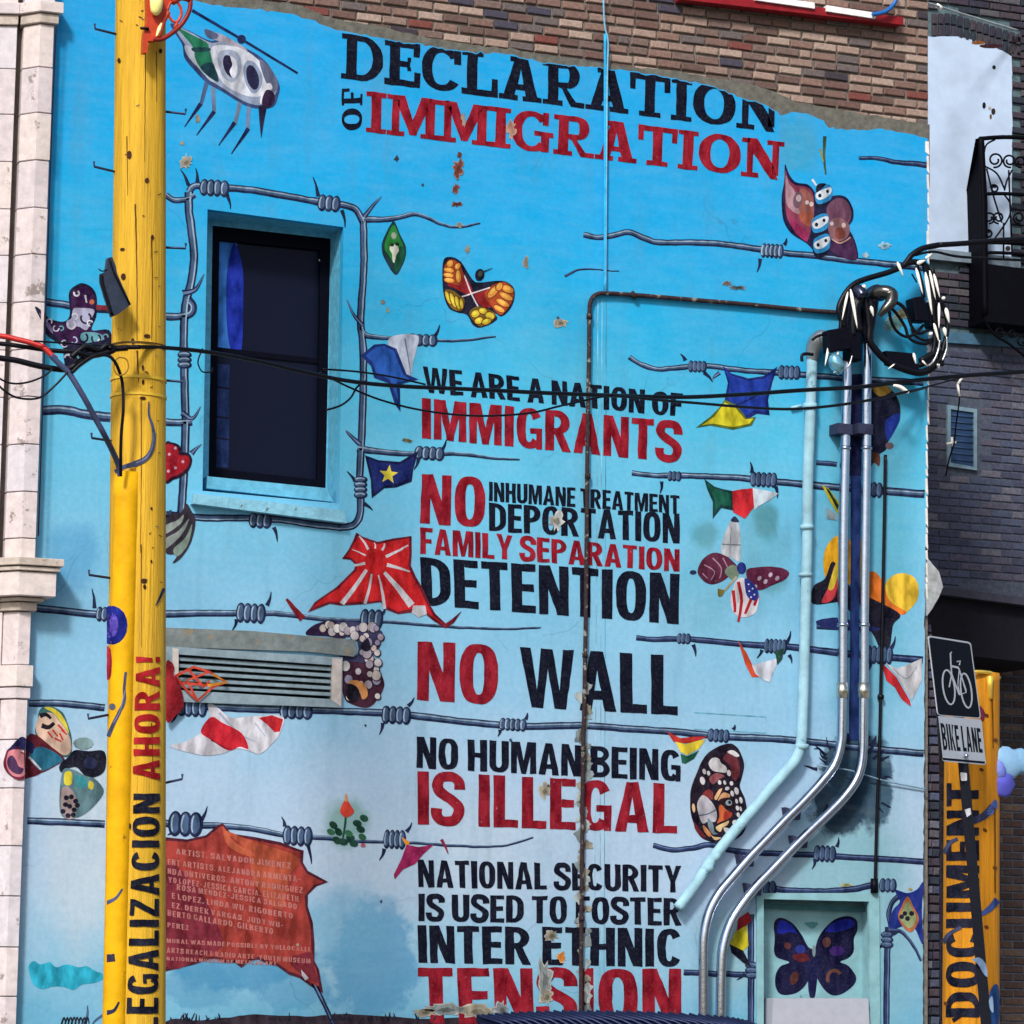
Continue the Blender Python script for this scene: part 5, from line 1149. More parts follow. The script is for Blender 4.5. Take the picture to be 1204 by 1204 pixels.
t = thing_at('painted_conduit', 711, 350, -.03, 'thin conduit painted wall blue between the title letters', 'conduit')
part(t, 'pipe', [(711.5,40,-.03),(711.5,130,-.03),(711.5,240,-.03),(711,345,-.03)], 1.8, plain('conduit_blue', (36,180,240), .5), seg=8)
part(t, 'wire', [(709,-40,-.05),(709.5,0,-.05),(711,30,-.05),(715,50,-.045),(714,90,-.04),(713,200,-.035),(712,345,-.035)], 1.1, plain('pale_wire', (130,196,230), .4), seg=8)
t = thing_at('black_wall_cable', 1028, 1040, -.03, 'black cable hanging straight down right of the steel conduits', 'cable')
part(t, 'cable', [(1041,535,-.03),(1040,600,-.03),(1038,700,-.03),(1036,790,-.03),(1034,880,-.03),(1031,960,-.03),(1029,1040,-.03)], 2.0, M_CABLE)
part(t, 'clip', [(1033,819,-.03),(1038,820,-.03)], 3.4, M_CABLE, 1); part(t, 'junction', [(1028,1033,-.03),(1028,1050,-.03)], 4.5, M_BOX, 1)
t = thing_at('thin_wall_wire', 1090, 925, -.03, 'thin wire crossing the wall from the conduits to the corner', 'wire')
part(t, 'wire', [(962,900,-.02),(1000,906,-.06),(1040,918,-.03),(1090,928,-.02)], .9, plain('wire_grey', (130,160,180), .4))
# service drop: boxes, thick cables, white rods for the sun glints
t = thing_at('service_entry', 1010, 420, -.3, 'tangle of cable ends, black boxes and white rods standing in for sun glints above the conduits', 'wiring')
yb = -.22
def boxpx(parent, name, q_, y, d, mat):
    mb = MB(); mb.quadbox([W(a, b, y) for a, b in q_], (0, d, 0)); o = mb.build(name, mat, parent)
    bv = o.modifiers.new('bevel', 'BEVEL'); bv.width = .008; bv.segments = 2; return o
boxpx(t, 'junction_box', [(973,388),(998,384),(1001,410),(975,414)], yb-.06, .1, M_BOX); boxpx(t, 'junction_box', [(999,388),(1013,392),(1014,424),(999,421)], yb-.02, .12, M_BOX)
boxpx(t, 'junction_box', [(1073,350),(1087,347),(1092,378),(1077,377)], yb-.06, .12, M_BOX); boxpx(t, 'junction_box', [(1092,354),(1103,356),(1106,388),(1094,384)], yb, .1, M_BOX)
boxpx(t, 'junction_box', [(1041,412),(1074,415),(1082,436),(1046,428)], yb-.02, .09, M_BOX)
part(t, 'elbow_head', [(1022,352,yb+.08),(1028,345,yb),(1038,343,yb-.05),(1048,346,yb-.09),(1047,356,yb-.12),(1040,364,yb-.12),(1034,371,yb-.1)], [4,7,8,8,7,5,3], plain('weathered_head', (92,92,90), .25, .85))
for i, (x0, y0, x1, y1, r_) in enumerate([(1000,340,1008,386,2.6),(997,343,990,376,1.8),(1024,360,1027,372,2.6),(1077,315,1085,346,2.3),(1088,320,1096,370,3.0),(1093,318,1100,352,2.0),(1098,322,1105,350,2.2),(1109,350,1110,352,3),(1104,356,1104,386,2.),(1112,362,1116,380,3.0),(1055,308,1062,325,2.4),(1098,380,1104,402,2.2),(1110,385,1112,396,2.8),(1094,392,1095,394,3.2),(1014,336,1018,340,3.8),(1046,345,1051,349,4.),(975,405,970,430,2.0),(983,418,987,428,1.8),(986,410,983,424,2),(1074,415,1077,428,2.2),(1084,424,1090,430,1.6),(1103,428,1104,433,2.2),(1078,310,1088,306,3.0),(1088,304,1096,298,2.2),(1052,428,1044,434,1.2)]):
    part(t, 'glint_rod', [(x0,y0,yb-.03),(x0*.8+x1*.2,y0*.8+y1*.2,yb-.035),(x0*.4+x1*.6,y0*.4+y1*.6,yb-.035),(x1,y1,yb-.03)], [r_*.25,r_*.85,r_*.7,r_*.2], M_GLOSS, 3, 8)  # tapered white rods put the sun glints onto the black cables
lp = [([(993,385),(986,365),(992,348),(1003,335),(1018,328),(1045,320),(1062,312),(1072,300),(1085,292),(1104,288)],3.4),([(1104,288),(1135,286),(1170,283),(1204,281),(1240,278)],3.2),
      ([(1003,395),(1003,370),(1008,350),(1014,345),(1019,360),(1022,385),(1022,400),(1030,412),(1042,424),(1060,433),(1080,438),(1094,434),(1104,424)],4.3),([(1010,390),(1006,365),(1012,350)],6),
      ([(1045,362),(1048,378),(1055,390),(1066,396),(1076,392),(1086,382)],1.9),([(1046,360),(1055,370),(1064,384),(1068,396),(1076,402),(1090,404),(1098,396)],1.9),([(1047,355),(1058,358),(1066,368),(1072,384),(1080,392),(1092,388)],1.9),([(1048,352),(1062,360),(1070,376),(1074,392),(1086,400),(1100,398)],1.6),
      ([(1062,312),(1074,308),(1088,312),(1094,330)],3.6),([(1076,300),(1098,296),(1130,302),(1204,306)],1.6),([(1100,386),(1098,410),(1092,424),(1080,430)],3),([(1082,425),(1104,414),(1106,430)],4.2),([(955,400),(962,395),(975,391)],1.6),([(943,425),(943,418),(948,416),(956,417)],2.),([(1072,322),(1078,332)],1)]
lp += [([(1085,305),(1090,325),(1096,350),(1097,372),(1102,388),(1104,408)],3.4),([(1096,316),(1103,350),(1110,362),(1114,382),(1111,402),(1104,426)],3.),([(1078,312),(1083,332),(1086,350)],2.6),([(1003,338),(1008,362),(1010,388)],3),([(999,342),(991,362),(988,388)],2.6)]
for P, r_ in lp: part(t, 'cable', [(x, y, yb) for x, y in P], r_, M_CABLE, 6, 8)
for P, r_ in (([(1105,400),(1103,412),(1098,424),(1092,430)],1.2),([(1113,396),(1113,410),(1108,424)],1.),([(1102,428),(1104,434)],1.5),([(1002,418),(998,430),(990,436),(980,438)],1.)):
    part(t, 'wire', [(x, y, yb-.05) for x, y in P], r_, plain('bare_wire', (200,206,210), .25, .8), 6, 8)
part(t, 'glass_globe', [(979,416,yb-.02),(981,422,yb-.03),(985,432,yb-.03),(988,440,yb-.02)], [3,8,9,3], plain('shiny_glass', (130,190,210), .08, .7, bmp=0, k=1.), 5, 12)
t = thing_at('line_clamp', 1066, 457, -.3, 'shiny clamp where the overhead cables end at the wall edge', 'clamp')
part(t, 'clamp', [(1050,453,-.3),(1058,455,-.3),(1064,459,-.3),(1068,462,-.3)], [1.5,2.6,2.6,2], M_GLOSS, 4, 8); part(t, 'hook', [(1068,461,-.3),(1078,459,-.2),(1091,455,0.02)], 1.4, M_CABLE, 3, 8)

# ================================================================== REAR BRICK BUILDING
RY = 4.0
R_ = empty('rear_building', Vector((W(1150, 600, RY).x, RY, .13)), 'dark brick building behind the corner with an arched pale panel and iron balcony', 'building')
xl, xr, zt = W(1040, 600, RY).x, W(1204, 600, RY).x+2.2, W(1150, -90, RY).z
MB().box((xl, RY+.02, .13), (xr, RY+5, zt)).build('mortar_bed', plain('blue_grey_mortar', (92,116,124), .95, scale=25, var=.35, bmp=.4), R_)
MB().box((xl, RY+.003, .13), (xr, RY+.02, W(1150, 398, RY).z)).build('mortar_bed', plain('brown_mortar', (84,92,108), .95, scale=25, var=.35, bmp=.4), R_)
PAN = [(1060,44),(1098,43),(1125,43),(1150,48),(1172,56),(1190,67),(1190,180),(1189,308),(1060,294)]
MB().prism([W(*p, RY-.006) for p in jag(PAN+[PAN[0]], 1.2, 8)[:-1]], (0,.03,0)).build('arch_panel', plain('pale_blue_panel', (200,222,250), .8, var=.12, scale=4, spots=((120,140,170), .68, 20), bmp=.3), R_)
a = Art(wall(RY-.008), 1, .4)
for x_, y_, rx, ry, c in ((1169,79,2.2,2.4,(20,24,40)),(1157,124,2,4,(30,26,30)),(1168,131,2.5,4,(50,40,36)),(1165,137,1.5,3,(120,90,50)),(1164,127,2,2,(200,190,180)),(1150,50,8,2,(140,80,30)),(1165,54,14,2.5,(60,24,30)),(1185,292,3,3,(60,50,40))): a.ell(c, x_, y_, rx, ry, 0, 9)
a.build('hole', R_, 'dark holes and rust in the arched panel')
MB().quadbox([W(1060,288,RY-.05), W(1200,303,RY-.05), W(1200,315,RY-.05), W(1060,301,RY-.05)], (0,.1,0)).build('stone_sill', plain('grey_sill', (132,150,166), .8), R_)
MB().quadbox([W(1060,386,RY-.03), W(1235,398,RY-.03), W(1235,411,RY-.03), W(1060,399,RY-.03)], (0,.06,0)).build('blue_lintel', plain('blue_lintel', (72,112,140), .7), R_)
RB = [plain('brick', c, .85, scale=35, var=.3, bmp=.5) for c in [(58,56,72),(70,62,76),(52,58,70),(76,68,76),(92,90,98)]]
RB2 = [plain('brick', c, .85, scale=35, var=.3, bmp=.5) for c in [(82,86,108),(92,90,108),(72,76,98),(108,108,122),(82,90,114)]]
RB3 = [plain('brick', c, .85, scale=35, var=.3, bmp=.5) for c in [(74,58,54),(86,68,60),(62,50,48),(96,80,70),(68,58,58)]]
rd = random.Random(9); todo = []; row = 0; z = W(1150, 1206, RY).z
SW = [(1112,474),(1150,479),(1150,554),(1112,549)]
while z < zt-.05:
    x = xl+(.107 if row % 2 else 0)
    while x < xr-.1:
        px, py = PX((x+.107, RY, z))
        inpan = 1086 < px and px < 1202 and 46+max(0, (px-1120)*.3) < py+6 and py < 309 and not (px > 1189+10)
        arch = 8 < py-max(0, (px-1120)*.32) < 46 and px < 1196
        inw = 1104 < px < 1158 and 470 < py < 557
        canopy = 685 < py < 775 and px > 1090
        sill = 286+.1*(px-1060) < py < 316 and px < 1204
        lint = 384+.07*(px-1060) < py < 413
        if not (inpan or arch or inw or canopy or sill or lint) and px > 1076: todo.append((x+.107, z, px, py))
        x += .214
    z += PV; row += 1
todo.sort(key=lambda t: 0 if (t[2] < 1215 and -5 < t[3] < 1204) else 1)
cnt = 0; extra = {'mb': MB(), 'mats': []}
for x, z, px, py in todo:
    vis = px < 1215 and -5 < py < 1204 and cnt < 270
    mat = rd.choice(RB if py < 400 else RB2 if py < 720 else RB3)
    brick(R_, x, RY-.008, z, .202, PV-.012, .035, mat, rd.randrange(9), 0, None if vis else extra); cnt += vis
o = extra['mb'].build('far_brickwork', extra['mats'], R_); o['kind'] = 'stuff'
for rowi in (0, 1):                       # two rings of upright bricks over the arch
    for i in range(14):
        px = 1099+i*7.6; py = 36-rowi*14+max(0, (px-1118)*.28)+(.02*(i-3)**2 if i > 3 else 0)
        P = W(px, py, RY)
        brick(R_, P.x, RY-.008, P.z, .046, .098, .03, RB[rd.randrange(4)], rd.randrange(9), .012*i)
# small window
sw = empty('small_window', W(1131, 552, RY)); sw.parent = R_; sw.location = W(1131, 552, RY)-worg(R_)
ringbox([(1114,476),(1149,481),(1149,553),(1114,548)], [(1118,481),(1145,485),(1145,549),(1118,544)], RY-.03, .05, plain('pale_window_frame', (130,160,176), .5), 'frame', sw)
MB().quadbox([W(1117,480,RY-.012), W(1146,484,RY-.012), W(1146,550,RY-.012), W(1117,545,RY-.012)], (0,.01,0)).build('shutter', plain('blue_shutter', (48,76,116), .5, scale=3), sw)
for i in range(8): part(sw, 'louvre', [(1118,488+i*7.4,RY-.014),(1145,491+i*7.4,RY-.014)], 1.1, plain('blue_shutter', (60,88,126), .5), 1, 6)
# canopy over the dark passage
MB().quadbox([W(1092,688,RY-1.0), W(1240,707,RY-1.0), W(1240,716,RY-1.0), W(1092,697,RY-1.0)], (0,1.0,0)).build('ledge', plain('dark_ledge', (66,66,82), .7), R_)
MB().quadbox([W(1092,697,RY-.9), W(1240,716,RY-.9), W(1240,782,RY-.9), W(1092,766,RY-.9)], (0,.9,0)).build('dark_fascia', plain('dark_fascia', (24,22,34), .8, var=.3), R_)
# drooping wires by the window
t = empty('dangling_wire', W(1128, 520, RY-.06), 'frayed wire with shiny fittings hanging beside the small louvred window', 'wire')
part(t, 'wire', [(1129,440,3.5),(1128,470,3.6),(1124,500,3.7),(1122,520,3.8),(1116,540,3.9),(1112,560,3.94)], 1, M_CABLE, 6, 6)
for x0, y0, x1, y1 in ((1133,441,1126,452),(1126,452,1128,466),(1113,522,1124,520),(1119,514,1120,526)): part(t, 'fitting', [(x0,y0,3.5 if y0 < 480 else 3.85),(x1,y1,3.5 if y0 < 480 else 3.85)], 1.6, M_GLOSS, 1, 6)
# white rope across the top corner
t = empty('pale_cable', W(1135, 16, 3.4), 'pale cable sagging across the arch bricks at the top right', 'cable')
part(t, 'cable', [(1040,-22,2.4),(1072,-3,2.8),(1105,8,3.2),(1150,22,3.6),(1197,36,3.95)], 1.5, plain('pale_cable', (176,186,190), .5), 6, 8); part(t, 'knot', [(1101,6,3.2),(1107,10,3.2)], 3, M_GLOSS, 1, 8)
# balcony
bal = empty('balcony', W(1170, 378, 3.4)); bal.parent = R_; bal.location = W(1170, 378, 3.4)-worg(R_); M_IRON = plain('black_iron', (8,8,18), .6, bmp=.2, spec=.08)
by = 3.7; xb = W(1154, 250, by).x
def bar(pts, r=2., name='bar'): return part(bal, name, pts, r, M_IRON, 6 if len(pts) > 2 else 1, 8)
bar([(1152,163,by),(1204,162,by),(1330,176,by)], 2.6, 'top_rail'); bar([(1156,228,by),(1204,229,by),(1330,243,by)], 2.2, 'rail'); bar([(1157,284,by),(1204,286,by),(1330,300,by)], 3.4, 'rail'); bar([(1157,297,by),(1204,299,by),(1330,313,by)], 2.0, 'rail')
bar([(1153,162,by),(1156,240,by),(1158,372,by)], 3.4, 'post'); bar([(1208,160,by),(1208,372,by)], 3., 'post')
mb = MB(); mb.prism([W(1147,163,by), W(1155,163,by), W(1159,240,by), W(1160,374,by), W(1139,374,by+.3), W(1137,300,by+.32), W(1135,230,by+.32)], Vector((.02,0,0))); mb.build('end_panel', M_IRON, bal)
def scroll(cx, cy, r_, a0, turns, sg=1):
    P = []
    for i in range(int(12*turns)+1):
        th = math.radians(a0)+sg*2*math.pi*i/12; rr = r_*(1-.62*i/(12*turns)); P.append((cx+rr*math.cos(th), cy+rr*math.sin(th), by))
    bar(P, 1.2, 'scroll')
for cx, cy, r_, a0, sg in ((1170,188,9,100,-1),(1187,189,8,80,1),(1163,256,7,90,-1),(1174,256,7,90,1),(1169,222,5,200,1),(1162,275,5,200,1),(1200,190,7,80,1),(1198,256,7,80,1)): scroll(cx, cy, r_, a0, 1.4, sg)
for P in ([(1157,180,by),(1160,170,by),(1170,164,by)],[(1157,195,by),(1172,204,by),(1181,222,by)],[(1190,200,by),(1184,212,by),(1181,224,by)],[(1160,198,by),(1168,230,by),(1178,262,by)],[(1180,228,by),(1188,240,by),(1186,256,by),(1170,280,by)],[(1180,262,by),(1180,305,by)],[(1186,200,by),(1190,300,by)]): bar(P, 1.1, 'scroll')
mb = MB(); mb.quadbox([W(1160,310,by), W(1330,332,by), W(1330,392,by), W(1160,376,by)], (0, RY-by-.01, 0)); mb.build('floor_box', M_IRON, bal)
mb = MB(); mb.quadbox([W(1158,370,by-.02), W(1330,388,by-.02), W(1330,396,by-.02), W(1158,378,by-.02)], (0, .3, 0)); mb.build('edge_trim', M_IRON, bal)
for cx, cy, r_ in ((1176,390,6),(1190,392,5),(1202,400,7)): scroll(cx, cy, r_, 0, 1.3)
bar([(1158,378,by),(1170,394,by),(1186,404,by),(1206,420,by)], 1.6, 'bracket')

# ================================================================== ROUGH PIER AT THE CORNER
PI_ = empty('brick_pier', Vector((W(1096, 1000, .1).x, .1, .13)), 'rough dark brick pier edge between the blue wall and the yellow pole', 'wall')
z0, z1 = .13, W(1096, 722, .1).z
PL = [(1088,724),(1094,728),(1100,790),(1104,860),(1107,960),(1107,1080),(1106,1204),(1106,1280),(1084,1280),(1084,1204),(1086,950),(1087,800)]
MB().prism([W(*p, .12) for p in PL], (0, .5, 0)).build('core', plain('dark_mortar', (44,44,58), .95, scale=20, var=.5, bmp=.8), PI_)
rd = random.Random(4); y_ = 738
while y_ < 1215:
    xr_ = 1097+min(10, (y_-730)*.06); xl_ = 1087.5 if y_ < 900 else 1086
    k = W(xl_, y_, .08); k2 = W(xr_, y_, .08); Lb = (k2.x-k.x)
    for j, fr in ((0, rd.uniform(.35, .65)),):
        for s0, s1 in ((0, fr), (fr, 1)):
            brick(PI_, k.x+Lb*(s0+s1)/2, .1, k.z, Lb*(s1-s0)-.008, .055, .04, rd.choice(RB2+RB+[BR[7], BR[8]]), rd.randrange(9), rd.uniform(-.05,.05))
    y_ += 11

# ================================================================== POLES
def cone_surf(a, ra, b, rb):
    def f(px, py, off=0.):
        d = ray(px, py); z = (a.z+b.z)/2; P = None
        for _ in range(6):
            t = (z-a.z)/(b.z-a.z); c = a+(b-a)*t; r_ = ra+(rb-ra)*t+off
            ox, oy = CAM.x-c.x, CAM.y-c.y; A = d.x*d.x+d.y*d.y; Bq = ox*d.x+oy*d.y; Cq = ox*ox+oy*oy-r_*r_
            D = Bq*Bq-A*Cq; s = (-Bq-math.sqrt(D))/A if D > 0 else -Bq/A
            P = CAM+d*s; z = P.z
        return P
    return f
def wood(name, rgb, var=.2):
    m, nt, b = newmat(name); base = C(rgb)
    n1 = noi(nt, 7, 6, stretch=(4, 4, .16)); n2 = noi(nt, 26, 5, rough=.65, stretch=(4, 4, .1))
    c = mixc(nt, ramp(nt, n1, [(.3, G0), (.7, G1)]), tuple(x*.72 for x in base[:3])+(1,), tuple(min(1, x*1.18) for x in base[:3])+(1,))
    c = mixc(nt, ramp(nt, n2, [(.3, gray(.75)), (.44, G0)]), c, tuple(x*.42 for x in base[:3])+(1,))
    c = mixc(nt, ramp(nt, noi(nt, 9, 6, rough=.75), [(.68, G0), (.71, gray(.8))]), c, C((96,62,24)))
    nt.links.new(c, b.inputs['Base Color']); b.inputs['Roughness'].default_value = .6; b.inputs['Specular IOR Level'].default_value = .3
    bump(nt, b, n2, .7, .012); return m
M_WOOD = wood('yellow_painted_wood', (242,190,48)); M_YEL = plain('yellow_paint', (244,184,14), .6, var=.2, scale=7, spots=((150,96,40), .66, 12), bmp=.3, spec=.15)
def pole_geo(axis_top, axis_bot, rt, rb, ext_top, y):
    a = W(*axis_bot, y); b = W(*axis_top, y); ra = rb*depth(a)/F; r2 = rt*depth(b)/F
    t = (.13-a.z)/(b.z-a.z); g0 = a+(b-a)*t; rg = ra+(r2-ra)*t; t1 = 1+ext_top/(b.z-a.z); g1 = a+(b-a)*t1; rg1 = ra+(r2-ra)*t1
    return g0, rg, g1, rg1
def pole_mesh(name, g0, r0, g1, r1, parent, mat, rough=.0015, seg=64, nz=60):
    V = []; f = []
    for i in range(nz+1):
        t = i/nz; c = g0+(g1-g0)*t; r_ = r0+(r1-r0)*t
        for k in range(seg):
            th = 2*math.pi*k/seg; rr = r_+rough*noise.noise((math.cos(th)*3, math.sin(th)*3, c.z*.5))
            V.append(c+Vector((math.cos(th)*rr, math.sin(th)*rr, 0)))
    for i in range(nz):
        for k in range(seg): f.append((i*seg+k, i*seg+(k+1) % seg, (i+1)*seg+(k+1) % seg, (i+1)*seg+k))
    f.append(tuple(nz*seg+k for k in range(seg)))
    o = obj(name, V, f, mat, parent, smooth=True); fixnormals(o); return o
YP = -3.4
g0, r0, g1, r1 = pole_geo((165.5,0), (158.5,1204), 29.5, 36.2, 3., YP)
UP = empty('utility_pole', g0, 'tall yellow wooden utility pole lettered in black and red in front of the blue wall', 'utility pole')
pole_mesh('shaft', g0, r0, g1, r1, UP, M_WOOD)
SP = cone_surf(g0, r0+.004, g1, r1+.004)
# riser cover
ra0, ra1 = W(134.5, 1204, YP-.10), W(149.5, 556, YP-.10); rr0, rr1 = 13.5*depth(ra0)/F, 15.5*depth(ra1)/F
t = (.13-ra0.z)/(ra1.z-ra0.z); rg = ra0+(ra1-ra0)*t
pole_mesh('riser_cover', rg, rr0, ra1, rr1, UP, M_YEL, .0, 28, 30)
SR = cone_surf(rg, rr0, ra1, rr1)
NV = paint((20,22,44), .25); RD = paint((176,26,34), .25)
lettering(SP, 1, .6, 'LEGALIZACIÓN', ((148,1214),(157,933),(188,933),(186,1214)), SANS, NV, .1, UP, 'black vertical lettering reading LEGALIZACIÓN', None, 3.5, 'lettering')
lettering(SP, 1, .6, 'AHORA!', ((156,917),(160,772),(188,772),(188,917)), SANS, RD, .12, UP, 'red vertical lettering reading AHORA!', None, 3.5, 'lettering')
WB = (74,84,118)
rclip = lambda P: (lambda R: [R] if len(R) > 2 else [])(half_clip(P, lambda p: p[0]-125.5))
a = Art(SR, 1, .3, rclip, 2.5); a.auto = ('painted_barb', UP); a.line(WB, [(135,555),(146,549),(158,546)], 5, 6); a.ell((20,34,140), 131, 735, 19, 23, 0); a.ell((112,90,204), 130, 735, 9, 15, 0)
a.line(WB, [(148,790),(146,808),(146,824),(140,838),(134,850),(127,866)], 3, 5); a.line((130,136,160), [(147,812),(141,836),(133,850)], 1.5, 1); a.line(WB, [(124,1062),(136,1056),(144,1045)], 5, 2); a.line((50,56,90), [(124,1191),(134,1188),(140,1178)], 6, 2); a.line((50,44,70), [(124,1127),(135,1126)], 9, 9, smooth=False); a.poly((170,30,60), [(124,762),(130,764),(131,790),(127,800),(124,790)]); a.ell((110,110,130), 132, 831, 4, 4)
a.build('painted_barb', UP, 'grey barbs and blue ring painted on the riser')
a = Art(SP, 1, .3, None, 3); a.line(WB, [(157,546),(170,540),(178,530),(181,515),(179,500),(175,487),(175,472)], 7, 1.5); a.line((130,140,170), [(160,544),(172,538),(179,525),(180,508)], 2, .6); a.line((50,60,90), [(193,692),(187,705),(183,712)], 4, 1); a.build('painted_barb', UP)
# cracks, knots, bolt holes
for P, w_ in (([(159,240),(160,280),(161,330),(161,400)],1.6),([(161,412),(163,450)],2),([(166,470),(166,560),(165,650)],1.0),([(178,280),(179,330),(178,400)],1.2),([(149,160),(150,230)],1),([(184,60),(184,120)],1),([(166,640),(166,760)],.9),([(171,60),(170,190)],1),([(178,850),(180,900)],1)): a = Art(SP, 0, .5, None, 3); a.line((96,62,22), P, w_, w_*.4); a.build('crack', UP)
for x_, y_, rx, ry in ((152,182,3,5),(173,212,2.5,3),(140,71,2,3),(189,60,2,3),(179,279,2,3),(144,293,3,2),(168,432,1.6,3.2),(168,449,1.6,3.2),(168,468,4,2),(173,395,4,2.5),(169,683,4,3),(178,598,1.4,2),(170,690,2,3),(156,401,2,4),(145,325,3,4),(178,660,1.3,2)): a = Art(SP, 0, .5, None, 3); a.ell((70,38,22), x_, y_, rx, ry, 0, 8); a.build('knot', UP)
rd = random.Random(33)
for _ in range(46):
    y_ = rd.uniform(5, 1190); x_ = rd.uniform(142, 190)
    if 770 < y_ < 1200 and x_ > 146: continue
    if y_ > 550 and x_ < 168: continue
    a = Art(SP, 0, .2, None, 3); t_a = rd.uniform(-.6, .6); l_ = rd.uniform(1, 2.4)
    a.line(rd.choice([(60,40,30),(90,60,30),(120,118,110)]), [(x_-l_*math.cos(t_a), y_-l_*math.sin(t_a)), (x_+l_*math.cos(t_a), y_+l_*math.sin(t_a))], 1.1, .9, smooth=False); a.build('staple', UP)
def band(py, half, mat, name, w=30, side=0):
    mb = MB(); t = None; c = None
    P = SP(163, py); z = P.z; tt = (z-g0.z)/(g1.z-g0.z); c = g0+(g1-g0)*tt; r_ = r0+(r1-r0)*tt+.006; hh = half*depth(c)/F
    V = [c+Vector((r_*math.cos(2*math.pi*k/32), r_*math.sin(2*math.pi*k/32), s*hh)) for s in (-1, 1) for k in range(32)]
    return obj(name, V, [(k, (k+1) % 32, (k+1) % 32+32, k+32) for k in range(32)], mat, UP, smooth=True)
band(442, 1.8, plain('yellow_strap', (236,196,60), .4), 'strap'); band(462, 1.6, plain('yellow_strap', (236,196,60), .4), 'strap'); band(402, 1., plain('black_strap', (90,66,24), .4), 'strap')
# climbing pegs
M_PEG = plain('peg_steel', (58,66,104), .45, .5)
for x0, y0, x1, y1, u in ((140,41,112,34,-1),(192,131,218,134,-1),(140,203,111,196,-1),(192,291,218,292,-1),(134,519,108,515,-1),(192,447,215,449,-1),(132,680,105,676,-1),(130,840,104,845,-1),(192,921,214,916,-1),(192,608,200,606,-1)):
    part(UP, 'climbing_peg', [(x0,y0,YP),(x1,y1,YP-.02),(x1-.5*(1 if x1 < 160 else -1),y1-6,YP-.02)], 1.5, M_PEG, 1, 8)
# black cable guard plate
mb = MB(); yg = YP-.26
mb.prism([W(*p, yg) for p in [(127,303),(132,302),(136,312),(138,322),(145,338),(154,358),(141,368),(132,372),(129,362),(124,347),(119,330),(119,322),(125,318)]], (0,.05,0)); mb.build('cable_guard', plain('slate_plate', (56,66,86), .45, .3, var=.3), UP)
part(UP, 'guard_rim', [(119,322,yg-.01),(120,332,yg-.01),(126,352,yg-.01),(132,371,yg-.01)], 2., M_CABLE, 3, 8); part(UP, 'guard_rim', [(129,304,yg-.01),(134,320,yg-.01),(153,358,yg-.01)], 1.2, M_CABLE, 3, 8)
part(UP, 'guard_wire', [(116,316,yg),(120,319,yg),(126,317,yg)], .8, M_CABLE, 3, 6)
# red bracket at the top, its sunlit highlight built as a pale bulge
rb = empty('red_bracket', W(176, 60, YP-.25)); rb.parent = UP; rb.location = W(176, 60, YP-.25)-worg(UP)
M_ORG = plain('orange_red_paint', (206,72,44), .35, var=.2); yk = YP-.26
mb = MB(); mb.prism([W(*p, yk) for p in [(172,-60),(196,-60),(196,-6),(202,0),(196,12),(190,24),(186,40),(184,48),(174,48),(173,62),(168,62),(169,40),(173,24)]], (0,.05,0)); mb.build('plate', M_ORG, rb)
mb = MB(); tpx(mb, [(180,46,yk),(190,46,yk),(202,39,yk),(214,28,yk),(222,14,yk),(224,0,yk),(222,-20,yk),(210,-50,yk)], 2.8, 6, 8); mb.build('ring', plain('dark_red_paint', (150,44,40), .4), rb, True)
mb = MB(); tpx(mb, [(197,12,yk),(200,4,yk),(206,1,yk),(212,8,yk),(213,18,yk),(208,26,yk),(202,24,yk),(198,17,yk),(197,12,yk)], 1.8, 5, 8); tpx(mb, [(208,26,yk),(206,34,yk)], 2, 1); tpx(mb, [(202,2,yk),(212,-4,yk),(222,-2,yk)], 5, 4); tpx(mb, [(198,14,yk),(192,26,yk),(186,44,yk)], 3, 4); mb.build('spoke', M_ORG, rb, True)
mb = MB(); tpx(mb, [(182,-12,yk-.03),(183,-6,yk-.035),(184,4,yk-.04),(183,14,yk-.035),(182,18,yk-.03)], [3,7,8,6,2], 5, 12); mb.build('lens', plain('pale_yellow_gloss', (255,244,150), .15, var=.03, bmp=0, k=1., coat=.6), rb, True)  # pale yellow bulge carries the sunlit highlight of the red metal
mb = MB(); tpx(mb, [(190,27,yk-.01),(187,35,yk-.01),(184,43,yk-.01)], [1,2.4,1], 4, 8); mb.build('pale_streak', plain('pale_yellow_gloss', (255,244,170), .15, var=.03, bmp=0, k=1.), rb, True)
part(rb, 'bolt', [(165,33,yk-.01),(175,34,yk-.01)], 1.8, M_CABLE, 1, 8)

# right pole
YR = -1.5
g0b, r0b, g1b, r1b = pole_geo((1143,792), (1141.5,1204), 32, 33.5, 0., YR)
RP = empty('yellow_pole', g0b, 'short yellow pole lettered in black behind the bike lane sign', 'pole'); M_WOOD2 = wood('orange_yellow_wood', (226,150,16))
pole_mesh('shaft', g0b, r0b, g1b, r1b, RP, M_WOOD2)
SQ = cone_surf(g0b, r0b+.004, g1b, r1b+.004)
lettering(SQ, 1, .6, 'DOCUMENT', ((1112,1196),(1113,921),(1151,921),(1152,1196)), SANS, NV, .1, RP, 'black vertical lettering reading DOCUMENT', None, 3.5, 'lettering')
a = Art(SQ, 3, .3, None, 3); a.auto = ('painted_barb', RP)
for P in ([(1110,1003),(1116,992),(1126,986)],[(1109,1108),(1116,1098),(1130,1090)]): a.line((60,66,100), P, 5, 4)
a.line((60,84,150), [(1150,1076),(1162,1070),(1173,1058)], 4, 9); a.line((60,66,100), [(1140,966),(1156,960),(1168,948)], 8, 9); a.poly((90,120,200), [(1160,955),(1170,940),(1173,948),(1166,958)]); a.poly((120,40,60), [(1152,830),(1158,838),(1156,848),(1151,840)])
a.poly((40,84,150), [(1164,1166),(1174,1160),(1174,1206),(1162,1206)]); a.line((24,24,40), [(1120,1200),(1134,1192)], 5, 2)
